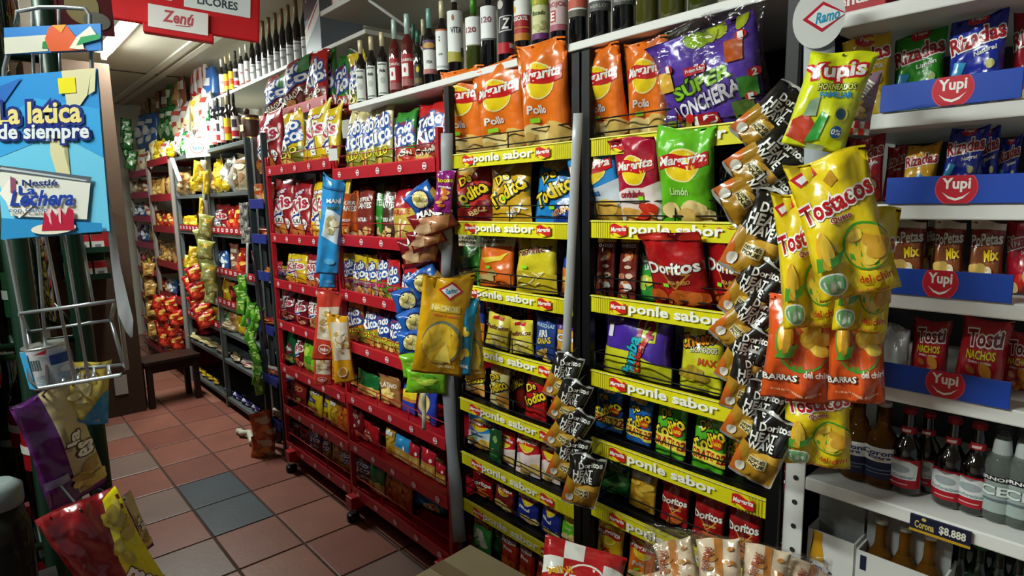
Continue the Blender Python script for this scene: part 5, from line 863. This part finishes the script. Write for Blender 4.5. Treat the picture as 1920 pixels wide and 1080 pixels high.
for p0, p1, X_, lb in (((455, 518), (487, 738), 1.236, 'thin grey clip strip carrying the green sweets'), ((386, 405), (396, 566), 1.25, 'thin grey clip strip carrying the olive gold packs'), ((364, 500), (386, 612), 1.272, 'thin grey clip strip carrying the red packs'), ((460, 382), (462, 456), 1.262, 'thin grey clip strip at the near post of grey shelving'), ((279, 494), (290, 628), 1.282, 'thin grey clip strip carrying the small gold packs'), ((364, 462), (356, 518), 1.278, 'thin grey clip strip carrying the small yellow packs'), ((390, 318), (386, 375), 1.272, 'thin clip strip with yellow packs under the card sign'), ((314, 555), (322, 655), 1.285, 'thin grey clip strip carrying the red cluster')): strip('clip_strip', p0, p1, X_, 5, sm_, lb)
# narrow rack with blue trays between red rack and grey shelving
t = empty('tray_rack', (1.25, 3.58, 0)); tag(t, 'narrow dark rack with small blue trays beside the red rack', 'display rack'); bluem = plain('26307E', .4)
for y in (-.13, .13): MB().box((.0, y-.012, 0), (.03, y+.012, EYE+.40), plain('2E3A3C', .5, .3)).build('upright', t)
MB().box((.30, -.14, .03), (.31, .14, EYE+.40), plain('201C20', .8)).build('back_panel', t)
ZB = [.015, -.185, -.40, -.72, -1.03, -1.30]
for z in ZB: MB().box((.0, -.115, EYE+z-.004), (.29, .115, EYE+z), bluem).box((-.008, -.115, EYE+z-.03), (-.003, .115, EYE+z+.025), bluem, .002).build('tray', t)
for z, it in zip(ZB, ([('f_orclear', 472, 494, 346), ('f_orclear', 492, 512, 344)], [('f_rednuts', 486, 514, 428)], [('f_orclear', 498, 520, 506)], [('f_red', 490, 518, 618)], [('brownmix', 494, 526, 706)], [('brownmix', 512, 545, 782)])):
    on_shelf('on %s blue tray' % ('top', 'second', 'third', 'fourth', 'fifth', 'lowest')[ZB.index(z)], 1.30, z, it, zl=ZB)
hang('hanging at foot of blue tray rack, upper', 'f_orclear', 492, 800, 40, 60, 1.19, -6); hang('hanging at foot of blue tray rack, lower', 'f_orclear', 494, 840, 44, 50, 1.185, 6)
# ---------------------------------------------------------------- far bays
def far_bay(Y0, Y1, zs, mat, label, X):
    t = empty('tray_shelving', (X, (Y0+Y1)/2, 0)); tag(t, label, 'shelf unit'); hw = (Y1-Y0)/2
    for y in (-hw+.012, hw-.012): MB().box((-.012, y-.012, 0), (.012, y+.012, EYE+.40), plain('8A8078', .5)).box((.36, y-.012, 0), (.38, y+.012, EYE+.40), plain('8A8078', .5)).build('upright', t)
    for z in zs: MB().box((-.01, -hw+.026, EYE+z-.01), (.38, hw-.026, EYE+z), mat).box((-.014, -hw+.026, EYE+z-.03), (-.01, hw-.026, EYE+z+.03), mat).build('tray', t)
    MB().box((.382, -hw, .05), (.388, hw, EYE+.38), plain('4A2420', .8)).build('back_panel', t)
ZF1 = [.40, .09, -.185, -.50, -.80, -1.10, -1.38]; ZF2 = [.335, .13, -.10, -.36, -.62, -.90, -1.18, -1.40]
far_bay(5.67, 6.48, ZF1, plain('9A1C28', .5), 'shelving with red trays beyond the grey shelving', 1.30); far_bay(6.50, 7.35, ZF2, plain('A83058', .5), 'shelving with pink trays at the end of the aisle', 1.30)
def fill(row, z, ks, xa, xb, n, yt, X=1.345, sl=0, zl=()):
    w = (xb-xa)/n; on_shelf(row, X, z, [(ks[i % len(ks)], xa+w*i-.5, xa+w*(i+1)+.5, yt+RND.uniform(-2, 3)+sl*i) for i in range(n)], jit=12, zl=zl)
for i, (z, ks, n, yt) in enumerate(((.09, ['f_gold', 'f_gold', 'f_tan'], 3, 330), (-.185, ['f_orange', 'f_orange', 'f_red'], 4, 395), (-.50, ['f_tan', 'f_gold', 'f_tan', 'f_gold'], 5, 452), (-.80, ['f_white', 'f_blue', 'f_red'], 5, 522), (-1.10, ['f_red', 'f_orange'], 4, 590), (-1.38, ['f_yellow', 'f_red', 'f_orange'], 5, 648))): fill('on %s red tray of far shelving' % ('top', 'second', 'third', 'fourth', 'fifth', 'lowest')[i], z, ks, 284, 322 + i*3, n, yt, zl=ZF1)
fill('in front on third red tray of far shelving', -.50, ['f_gold', 'f_tan'], 288, 322, 4, 478, 1.325)
for i, (z, ks, n, yt) in enumerate(((.13, ['f_white', 'f_tan', 'f_white'], 3, 338), (-.10, ['f_blue', 'f_blue', 'f_white'], 3, 378), (-.36, ['f_purple', 'f_blue', 'f_tan'], 3, 420), (-.62, ['f_pink', 'f_pink', 'f_yellow'], 4, 468), (-.90, ['f_purple', 'f_blue', 'f_pink'], 3, 520), (-1.18, ['f_pink', 'f_rednuts', 'f_purple'], 3, 580), (-1.40, ['f_orange', 'f_red', 'f_yellow'], 3, 640))): fill('on %s pink tray' % ('top', 'second', 'third', 'fourth', 'fifth', 'sixth', 'lowest')[i], z, ks, 251 + i*4, 284 + i*4, n, yt, zl=ZF2)
gh = '|on gold strip before pink trays'
for i in range(7): hang(gh, 'f_gold', 279+i*1.6, 505+i*19, 22, 24, 1.25+.012*(i % 2), 8*(-1)**i)
gh = '|hanging in red cluster before red trays'
for i, (px, py) in enumerate(((300, 568), (322, 572), (308, 590), (330, 598), (306, 612), (326, 620), (312, 636), (334, 642))): hang(gh, 'f_red', px, py, 28, 30, 1.245+.012*(i % 3), RND.uniform(-20, 20), RND.uniform(-20, 20))
# packs stacked on top of the far shelving
fill('on top of far red shelving', .40, ['f_cream', 'f_yellow', 'f_white', 'f_cream'], 282, 328, 4, 262); fill('on top of far pink shelving', .335, ['f_white', 'f_cream', 'f_white'], 248, 284, 4, 280)
o = MB().box((0, 4.75, EYE+.585), (.42, 7.9, EYE+.60), plain('B0AA9C', .6)).build('high_shelf', None, (1.50, 0, 0)); tag(o, 'high pale shelf of noodle and rice bags near the ceiling', 'shelf')
for y in (5.0, 6.4, 7.7): MB().box((.40, y-.015, EYE+.45), (.42, y+.015, EYE+.584), plain('8A8478', .6)).build('bracket', o)
HS = 'on high shelf near ceiling'
on_shelf('in upright row '+HS, 1.63, .601, [('f_goldlong', 254, 264, 190), ('f_goldlong', 264, 274, 184), ('f_goldlong', 274, 284, 180), ('f_goldlong', 284, 296, 176), ('f_brown', 296, 306, 170), ('f_brown', 306, 316, 160), ('f_green', 317, 326, 146), ('f_tan', 326, 340, 143), ('f_brown', 341, 352, 126), ('f_redlong', 352, 362, 118), ('f_redlong', 361, 370, 112), ('f_redlong', 370, 380, 104), ('f_redlong', 379, 388, 98), ('f_blue', 387, 404, 124)], jit=10, tilt=-2)
on_shelf('in front row '+HS, 1.55, .601, [('f_blue', 262, 276, 214), ('f_blue', 276, 290, 210), ('f_green', 298, 312, 202), ('f_green', 312, 326, 198), ('f_white', 326, 340, 196), ('f_white', 342, 356, 186), ('f_cream', 358, 374, 178), ('f_white', 374, 392, 168)], jit=10)
strip('clip_strip', (236, 225), (246, 312), 1.285, 4, sm_, 'thin grey clip strip with the green bags at the end of the aisle')
for i, (px, py) in enumerate(((236, 240), (240, 262), (240, 285), (246, 300))): hang('|in green cluster at end of aisle', 'f_green', px, py, 18, 34, 1.262, RND.uniform(-15, 15))
on_shelf('in front on far red shelving top', 1.31, .40, [('f_yellow', 288, 300, 285), ('f_cream', 300, 312, 280), ('f_yellow', 312, 324, 276)])
# ---------------------------------------------------------------- stool, board and left hand side
t = empty('stool', (1.04, 5.20, 0), R(6)); tag(t, 'low dark wooden stool on the tiles before the shelving', 'stool'); wood = plain('2A1812', .45, 0, .3)
MB().box((-.20, -.13, .335), (.20, .13, .365), wood, .006).build('seat', t)
for x in (-1, 1):
    for y in (-1, 1): MB().box((x*.165-.02, y*.10-.018, 0), (x*.165+.02, y*.10+.018, .334), wood, .003).build('leg', t)
for y in (-1, 1): MB().box((-.144, y*.10-.01, .27), (.144, y*.10+.01, .333), wood).build('apron', t)
t = empty('cabinet', (.61, 5.07, 0)); tag(t, 'tall plain brown cabinet side closing the left of the aisle', 'cabinet')
MB().box((-.24, 0, 0), (.235, .55, EYE+.99), plain('3E2C1E', .7, 0, .15), .004).build('carcass', t)
MB().box((.05, -.006, .16), (.13, -.001, .30), plain('A8A49C', .5)).build('paper_notice', t)
me = flat_mesh('red_sign', .10, .95, .015, '8A0E18', [('t', 'FRÍO', 0, .70, .72, .16, 'EDE4E0', 90), ('r', -.9, .0, .9, .04, '3A0A10')], lambda c: plain(c, .5))
o = link('side_sign', me, None, (.70, 5.052, EYE-.30)); tag(o, 'narrow upright red sign with white lettering on the brown cabinet', 'sign')
dkg = plain('0E2A1C', .4, .2); wire = plain('A4ACB0', .3, .7)
# dark green bottle rack
t = empty('bottle_rack', (-.068, 1.62, 0)); tag(t, 'dark green wire rack with bottles at the left edge', 'display rack')
P0, P1 = ond(24, 470, .97), ond(108, 1040, .92)
for x, y in ((.185, -.47), (.185, .55), (-.35, -.47), (-.35, .55)): MB().tube([(x, y, 0), (x, y, EYE+.8)], .014, dkg, 10).build('upright', t)
for z in (.25, .62, .98, 1.30, 1.72, 2.05):
    s = MB(); 
    for q in (-.47, .55): s.tube([(-.35, q, z), (.185, q, z)], .006, dkg, 6)
    for q in (-.35, -.2, -.05, .1, .185): s.tube([(q, -.47, z), (q, .55, z)], .005, dkg, 6)
    s.build('wire_shelf', t)
for zi, z in enumerate((.258, .628, .988, 1.308, 1.728)):
    for j, (xx, yy) in enumerate(((.06, 1.22), (-.04, 1.24), (.05, 1.36), (-.05, 1.39), (.03, 1.52), (.01, 1.70))):
        bottle('cola' if (zi+j) % 3 else 'greenbeer', Vector((xx, yy, z)), (1.0, 1.0), 'in green rack, tier %s from floor' % ('one', 'two', 'three', 'four', 'five')[zi], -60)
MB().box((-.125, -.46, .05), (-.11, .55, 2.05), plain('141614', .8)).build('back_panel', t)  # added panel, keeps the near tube's light off the floor
MB().box((-.11, .535, .05), (.17, .545, 2.05), plain('141614', .8)).build('end_panel', t)
# added dark shelving out of view, blocks tube light to shade the floor
t = empty('light_blocker', (-.27, 3.4, 0)); tag(t, 'added dark shelving out of view, shading the aisle floor from the tubes', 'shelf unit')
MB().box((-.20, -1.18, .05), (-.185, 1.18, 1.95), plain('1C1A18', .7)).build('back_panel', t)
for s in (-1, 1): MB().box((-.185, s*1.19-.01, 0), (.21, s*1.19+.01, 1.95), plain('1C1A18', .6)).build('side_panel', t)
for z in (.1, .5, .9, 1.3, 1.7, 1.94): MB().box((-.185, -1.18, z-.02), (.21, 1.18, z), plain('242220', .6)).build('shelf', t)
# small wall rack on the cabinet
t = empty('wall_rack', (.56, 4.95, 0)); tag(t, 'dark green wire rack fixed to the front of the brown cabinet', 'display rack')
MB().box((-.13, .10, 1.02), (.13, .112, 1.52), dkg).build('back_plate', t)
for z in (1.04, 1.22, 1.40): MB().box((-.13, -.08, z-.008), (.13, .10, z), dkg).box((-.13, -.085, z-.008), (.13, -.08, z+.03), dkg).build('tray', t)
MB().box((-.14, -.09, 1.50), (.15, .112, 1.53), dkg, .006).build('hood', t)
for z in (1.041, 1.221):
    for j in range(3):
        me = flat_mesh('carton', .07, .11, .05, 'B8B4AC', [('r', -1, .6, 1, 1, 'A01824'), ('r', -.5, .2, .5, .4, '6A6A70')], lambda c: plain(c, .6), .001)
        o = link('small_carton', me, None, (.475+.082*j, 4.90, z+.0005)); tag(o, '%s small red and white carton on %s tray of green cabinet rack' % (('left', 'middle', 'right')[j], 'upper' if z > 1.2 else 'lower'), 'carton')
dk = plain('0E2A1C', .4, .2)
o = MB().tube([(P1.x, P1.y, 0), (P1.x, P1.y, EYE+.42)], .016, dk, 12).box((P1.x-.05, P1.y-.05, 0), (P1.x+.05, P1.y+.05, .012), dk, .003).build('green_post'); tag(o, 'dark green metal post on a foot plate at the left edge', 'post')
t = empty('glass_jar', ond(22, 1120, .78)); tag(t, 'dark glass jar with grey lid in the bottom left corner', 'jar'); jr = .03
MB().lathe([(jr*.9, 0), (jr, .01), (jr, .10), (jr*.8, .125)], clearglass('4A4840'), 20).build('glass', t); MB().lathe([(jr*.86, .1255), (jr*.9, .13), (jr*.9, .15), (jr*.6, .158)], plain('6A7474', .4), 20).build('lid', t)
tag(MB().box((-.05, -.05, 0), (.05, .05, t.location.z-.001), plain('1A1614', .6)).build('side_stand', None, (t.location.x, t.location.y, 0)), 'dark stand carrying the glass jar', 'stand')
# wire dispenser with poster
dsp = empty('wire_dispenser', (0, 0, 0)); tag(dsp, 'silver wire dispenser rack with basket holding a condensed milk can', 'display rack'); DD = .80
Q = lambda px, py, d=DD: ond(px, py, d)
mb = MB(); mb.tube([Q(26, 60), Q(32, 22), Q(75, 14), Q(120, 14), Q(160, 16), Q(168, 28), Q(172, 130), Q(205, 430), Q(238, 690), Q(226, 703), Q(75, 728), Q(58, 715), Q(42, 600), Q(12, 440), Q(8, 130), Q(26, 60)], .0027, wire, 8, True); mb.build('frame', dsp)
mb = MB()
for xt, xb, yb in ((75, 140, 716), (110, 166, 712), (60, 90, 722)): mb.tube([Q(xt, 16, .815), Q(xt+10, 440, .815), Q(xb, yb-2, .80)], .0021, wire, 7)
mb.tube([Q(152, 440, .81), Q(175, 570, .80)], .0021, wire, 6); mb.build('upright_wire', dsp)
mb = MB(); mb.tube([Q(38, 588, .79), Q(216, 564, .79)], .0025, wire, 7); mb.tube([Q(52, 622, .86), Q(208, 600, .86)], .0021, wire, 7)
for a, b in (((38, 588, .79), (52, 622, .86)), ((216, 564, .79), (208, 600, .86)), ((52, 622, .86), (62, 700, .86)), ((208, 600, .86), (232, 684, .86)), ((62, 700, .86), (232, 684, .86)), ((62, 700, .86), (60, 716, .80)), ((232, 684, .86), (238, 690, .80))): mb.tube([Q(*a), Q(*b)], .0028, wire, 6)
for k in range(1, 6): t_ = k/6; mb.tube([Q(62+170*t_, 700-16*t_, .86), Q(62+172*t_, 726-28*t_, .80)], .0024, wire, 6)
mb.build('basket', dsp)
mb = MB(); pl = plain('B8BCC0', .4); A = [(206, 372), (216, 430), (226, 500), (240, 560), (250, 600), (249, 630)]; B_ = [(205, 372), (203, 440), (212, 520), (222, 590), (236, 622), (246, 634)]
mb.grid([[Q(*a, .79), Q(*b, .785)] for a, b in zip(A, B_)], pl); mb.grid([[Q(*a, .792), Q(*b, .787)] for a, b in zip(A, B_)], pl, True); mb.build('side_guard', dsp)
def board(name, corners, els, base, label, cat, D0, th=.003):
    """a stiff printed card hung square to the viewer's aisle side: size from its corners"""
    tl, tr2, br, bl = [Q(*c, D0) for c in corners]; w = ((tr2-tl).length + (br-bl).length)/2; h = ((tl-bl).length + (tr2-br).length)/2
    me = flat_mesh(name, w, h, th, base, els, lambda c: plain(c, .35)); o = link(name, me); ax = ((tr2-tl)+(br-bl)).normalized(); up = ((tl-bl)+(tr2-br)); up = (up - ax*up.dot(ax)).normalized(); n = ax.cross(up)
    M = Matrix((ax, -n, up)).transposed().to_4x4(); M.translation = (bl+br)/2; o.matrix_world = M; return tag(o, label, cat)
sky = [('p', [(-1, 0), (1, 0), (1, .45), (.2, .62), (-1, .55)], '6CC4E4'), ('p', [(-1, .50), (.2, .62), (1, .45), (1, .75), (-.2, .85), (-1, .70)], '3AA0DC'), ('p', [(-1, .92), (-.4, .98), (-.9, .78), (-1, .76)], '2A6AB8'),
  ('p', [(.35, 1), (.92, 1), (.80, .84), (.35, .66), (.28, .50), (.36, .36), (.12, .36), (.02, .50), (.05, .64), (.40, .80)], 'D6D0A4'), ('p', [(.92, 1), (1, 1), (.95, .86), (.82, .84)], 'D6D0A4'),
  ('r', .28, .86, .60, .955, 'E4D81C'), ('t', 'La latica', -.12, .755, .78, .125, 'E4D486', -3, '1E2F80', .13), ('t', 'de siempre', -.06, .625, .84, .115, 'DCE4E8', -4, '1E2F80', .13),
  ('p', [(-1, .40), (-.92, .44), (.75, .31), (.62, .08), (-.78, .14)], 'DCDCD2'), ('p', [(-1, .40), (-.94, .455), (.78, .335), (.75, .30), (-.90, .415)], '56606A'), ('p', [(-.93, .43), (-.88, .44), (.70, .318), (.66, .312)], 'B8C0C4'),
  ('p', [(-.95, .13), (.9, .05), (.9, 0), (-1, 0)], '2A88C0'), ('p', [(-.75, .36), (-.95, .28), (-.62, .12), (-.3, .20), (-.5, .30)], 'EDE8DC'), ('p', [(-.72, .38), (-.62, .36), (-.64, .26), (-.74, .28)], '8A4A6A'),
  ('t', 'Nestlé', -.18, .325, .32, .035, '1E2F70', -4), ('t', 'La', -.42, .285, .15, .05, '1E3F9C', -4), ('t', 'Lechera', -.16, .23, .58, .09, '1E3F9C', -4, None, 0, .25), ('t', 'con Calcio', -.42, .165, .36, .025, '6A7A9A', -4),
  ('e', .02, .04, .42, .035, 'E4DCC8'), ('p', [(-.20, .03), (.40, .02), (.42, .14), (.32, .16), (.26, .11), (.18, .165), (.10, .11), (.02, .16), (-.04, .10), (-.12, .15)], 'B01C3C'), ('p', [(-.06, .155), (-.02, .16), (.0, .06), (-.04, .08)], 'E8B0B8'), ('p', [(.14, .16), (.19, .16), (.18, .06), (.14, .08)], 'E8B0B8')]
board('poster', ((-12, 142), (190, 130), (205, 431), (8, 452)), sky, '2E8CD0', 'blue condensed milk poster hung on the silver wire dispenser', 'poster', .785)
board('card_header', ((6, 52), (189, 44), (190, 94), (10, 102)), [('p', [(-1, 0), (-.1, .05), (-.12, .66), (-1, .62)], 'C8C8B8'), ('p', [(-.22, .15), (0, .12), (.02, .5), (-.2, .4)], '1A7A3A'), ('p', [(-.06, .02), (.7, .02), (.5, .5), (.3, .98), (-.05, .95), (-.15, .5)], 'C8501C'), ('p', [(0, 1), (.3, 1), (.2, .7)], 'D89030'), ('p', [(.35, .1), (.5, .5), (.8, .9), (.95, .5), (.6, .5), (.66, .05), (.56, .05)], 'D8D8C0'), ('p', [(.5, .2), (1, .4), (1, .6), (.6, .5)], '1A8A50')], '2A78C0', 'colourful printed strip across the top of the silver wire dispenser', 'sign', .79)
# can in the basket
C = Q(98, 682, .825); can = empty('milk_can', (0, 0, 0)); tag(can, 'condensed milk can with blue and white label in the silver basket', 'can'); dd = .825
cr, ch = 35*dd/FPX, 80*dd/FPX
mb = MB(); mb.lathe([(cr*.9, .003), (cr*1.0, 0), (cr*1.03, .002), (cr, .004), (cr, ch-.004), (cr*1.03, ch-.002), (cr, ch), (cr*.92, ch-.002)], plain('B8B8B0', .25, .8), 28); mb.build('body', can)
mb = MB(); mb.recalc = False; w = 3.0*cr; h = ch*.88; f = lambda x, z: (Vector(((cr+.0008)*math.sin(x/cr), -(cr+.0008)*math.cos(x/cr), ch*.06+z)), Vector((math.sin(x/cr), -math.cos(x/cr), 0))); xs = [-w/2+w*i/14 for i in range(15)]
mb.grid([[f(x, z)[0] for x in xs] for z in (0, h)], plain('D2D8DC', .5)); lines = [('r', -.35, .08+.04*i, .1, .095+.04*i, '8A98A4') for i in range(7)] + [('r', .2, .08+.04*i, .6, .095+.04*i, '5A88A8') for i in range(7)] + [('r', -.38+.022*i, .5, -.37+.022*i+.006*(i % 3), .78, '3A4A58') for i in range(12)]
print_on(mb, [('r', -1, 0, -.5, 1, '3AA0D8'), ('p', [(-.3, .9), (.1, 1), (.05, .88)], 'C03038')] + lines + [('r', .1, .58, .72, .84, '2A4A8C'), ('e', .45, .42, .22, .10, '8A98A4'), ('e', .45, .42, .20, .09, 'D2D8DC')], w, h, f, xs, [0, h], lambda c: plain(c, .5), 1, .0012, .0002); link('label', mb.mesh('label'), can)
can.location = C - Vector((0, 0, ch/2)); can.rotation_euler = (R(0), R(-6), math.atan2(-C.x, C.y) - R(5))
# bags hanging under the dispenser
hang('hanging lowest left under silver basket', 'purplemix', 116, 838, 104, 225, 1, -10, 22, 0, .9, .88, hook_to=Q(95, 722, .80))
hang('hanging highest under silver basket', 'bluecheese', 162, 738, 74, 120, 1, 8, 0, 0, 1, .90, hook_to=Q(165, 700, .82))
hang('hanging behind purple bag', 'purplemix', 150, 805, 30, 130, 1, -12, 34, 0, .9, .98, hook_to=Q(140, 712, .86))
hang('hanging at bottom left corner', 'bigyellow', 214, 1062, 122, 290, 1, -17, 8, 0, .8, .80, hook_to=Vector((P1.x+.01, P1.y-.015, EYE-.40)))
hang('hanging lowest behind big yellow bag', 'purplemix', 252, 985, 36, 130, 1, -14, 34, 0, .9, .98, hook_to=Vector((P1.x, P1.y, EYE-.38)))
# red pack with beige crisps behind the dispenser top
me = flat_mesh('banner', .10, .075, .004, '4A0A12', [('e', .1, .6, .5, .4, '8A7C54'), ('e', .5, .3, .4, .2, '6A6860'), ('r', -1, 0, -.6, 1, '5A1018')], lambda c: plain(c, .6)); C = Q(148, 22, 1.05); o = link('hanging_banner', me, None, C - Vector((0, 0, .035))); o.rotation_euler = (0, 0, math.atan2(-C.x, C.y)); tag(o, 'dark red hanging card behind the top of the wire dispenser', 'banner')
# aisle sign
S = ond(352, -30, 2.62); t = empty('aisle_sign', S, math.atan2(-S.x, S.y)-R(3)); t.rotation_euler = (0, R(5), t.rotation_euler[2]); tag(t, 'red hanging aisle sign with white category panels', 'sign')
redp = 'C80F18'; k = 2.62/FPX
MB().box((-125*k, 0, -84*k), (125*k, .03, 150*k), plain(redp, .6), .008).build('board', t)
for (x0, x1, z0, z1, s) in ((-122, -26, -36, -2, 'CHOCOLATE'), (-6, 108, -42, -8, 'LICORES'), (-122, -26, 2, 34, 'CAFÉ'), (-6, 108, -4, 28, 'PAN'), (-122, -26, 40, 70, 'ARROZ'), (-6, 108, 34, 64, 'ACEITE')):
    me = flat_mesh('category_panel', (x1-x0)*k, (z1-z0)*k, .004, 'E4ECEA', [('t', s, 0, .5, .60 if len(s) > 4 else .3, .42, '3A4A4C')], lambda c: plain(c, .4)); link('category_panel', me, t, ((x0+x1)/2*k, -.0045, z0*k))
me = flat_mesh('logo_panel', 98*k, 40*k, .02, 'E8E4E0', [('t', 'Zenú', 0, .58, .5, .5, 'B84A50', 0, None, 0, .15), ('p', [(-.1, .2), (.4, .26), (.42, .30), (-.1, .24)], 'B84A50')], lambda c: plain(c, .4)); link('logo_panel', me, t, (-14*k, -.025, -90*k))
MB().box((-72*k, -.02, -100*k), (44*k, .028, -84.5*k), plain(redp, .6), .004).build('logo_base', t)
for x in (-90, 90): MB().tube([(x*k, .015, 150*k), (x*k, .015, CEIL-S.z-.002)], .003, plain('8A8A88', .5), 5).build('hanger_rod', t)
# ---------------------------------------------------------------- foreground boxes at the bottom
crd = plain('A89878', .75, 0, .08)
def cbox(a, b, name, label, flap=None, rz=0):
    cx, cy = (a[0]+b[0])/2, (a[1]+b[1])/2; t = empty(name, (cx, cy, 0), R(rz)); tag(t, label, 'box'); hx, hy, H = (b[0]-a[0])/2, (b[1]-a[1])/2, b[2]
    MB().box((-hx, -hy, 0), (hx, hy, H), crd, .004).build('carton_body', t)
    MB().box((-hx+.002, -.025, H+.0005), (hx-.002, .025, H+.0015), plain('8A7A5C', .25)).build('packing_tape', t)
    return t
A_ = onz(882, 1020, .43); B2 = onz(796, 1068, .43); C2 = onz(990, 1080, .43)
ux = (C2-A_).normalized(); uy = Vector((ux.y, -ux.x, 0)); uy = uy if uy.dot(B2-A_) > 0 else -uy
cc = A_ + ux*.19 + uy*.14; cbox((cc.x-.19, cc.y-.14, 0), (cc.x+.19, cc.y+.14, .43), 'cardboard_box', 'closed taped cardboard box on the floor before the left crisp rack', rz=math.degrees(math.atan2(ux.y, ux.x)))
pc = ond(1085, 1110, 1.10); cbox((pc.x-.10, pc.y-.09, 0), (pc.x+.10, pc.y+.09, pc.z-.065), 'cardboard_box', 'cardboard box under the red and white biscuit bag', rz=48)
hang('lying on box in foreground', 'panbag', 1088, 1092, 160, 130, 1, 10, -4, -55, .7, 1.10, hook=0)
# clear bag of bread
C = ond(1372, 1108, 1.02); t = empty('bread_bag', (0, 0, 0)); t.location = (C.x, C.y, C.z-.10); t.rotation_euler = (0, 0, math.atan2(-C.x, C.y)); tag(t, 'big clear bag of orange and white toasted bread packs in foreground', 'bread bag')
cbox((C.x-.13, C.y-.11, 0), (C.x+.13, C.y+.10, C.z-.19), 'cardboard_box', 'cardboard box under the big clear bag of bread packs', rz=-42)
des('toast', 'toast', 'toast pack', .10, .17, 'D8C4A8', [('r', -.15, 0, .2, 1, 'C8803A'), ('p', [(-1, 0), (1, 0), (1, .16), (-1, .2)], 'B02A28'), ('r', -.9, .02, -.5, .09, WH), ('r', .0, .06, .4, .15, WH), ('ch', -.5, .5, .3, .3, 5, 'C88A48', 'B87838', .1), ('ch', .6, .6, .3, .25, 5, 'D8A868', 'B87838', .1), ('t', 'TOSTADAS', -.5, .66, .6, .08, 'A84A38', 80)], t=.5)
me, _ = bag_data('toast')
for i, (x, z, ro, y) in enumerate(((-.075, .055, -22, 0), (-.015, .075, -8, -.01), (.045, .07, 8, .0), (.095, .045, 24, .02), (-.10, .01, -30, -.04), (-.04, .015, -14, -.05), (.02, .02, 4, -.055), (.075, .01, 18, -.045))):
    o = link('bread_pack', me, t, (x, y, z)); o.rotation_euler = (R(-40), R(ro), 0); o.scale = (.75, .9, .62)
us, vs, F, B = bag_surface(.33, .22, .22, 77, 1.2, 14, 14); mb = MB(); mb.recalc = False; mb.grid(F, film()); mb.grid(B, film(), True); o = mb.build('clear_film', t, (0, -.02, -.045)); o.rotation_euler = (R(-34), 0, 0)
# clear wrap round the big purple pack
P = onx(1350, 150, X1-.012); us, vs, F, B = bag_surface(.215, .24, .09, 78, 2.0, 14, 14, 2.0); mb = MB(); mb.recalc = False; mb.grid(F, film()); mb.grid(B, film(), True)
lp = [o for o, d, r in ITEMS if o.name.startswith('variety_pack') and 'clear wrap' in d][0]
w_ = mb.build('clear_wrap', lp); w_.location = (0, 0, -.004); w_.scale = (1.68, 1.15, 1.40)
# dark red bags between racks
for i, (px, py) in enumerate(((1462, 905), (1466, 965), (1458, 1030))): hang('|hanging beside white shelf post', 'darkred', px, py, 62, 90, 1.36, 3)
finish_labels()
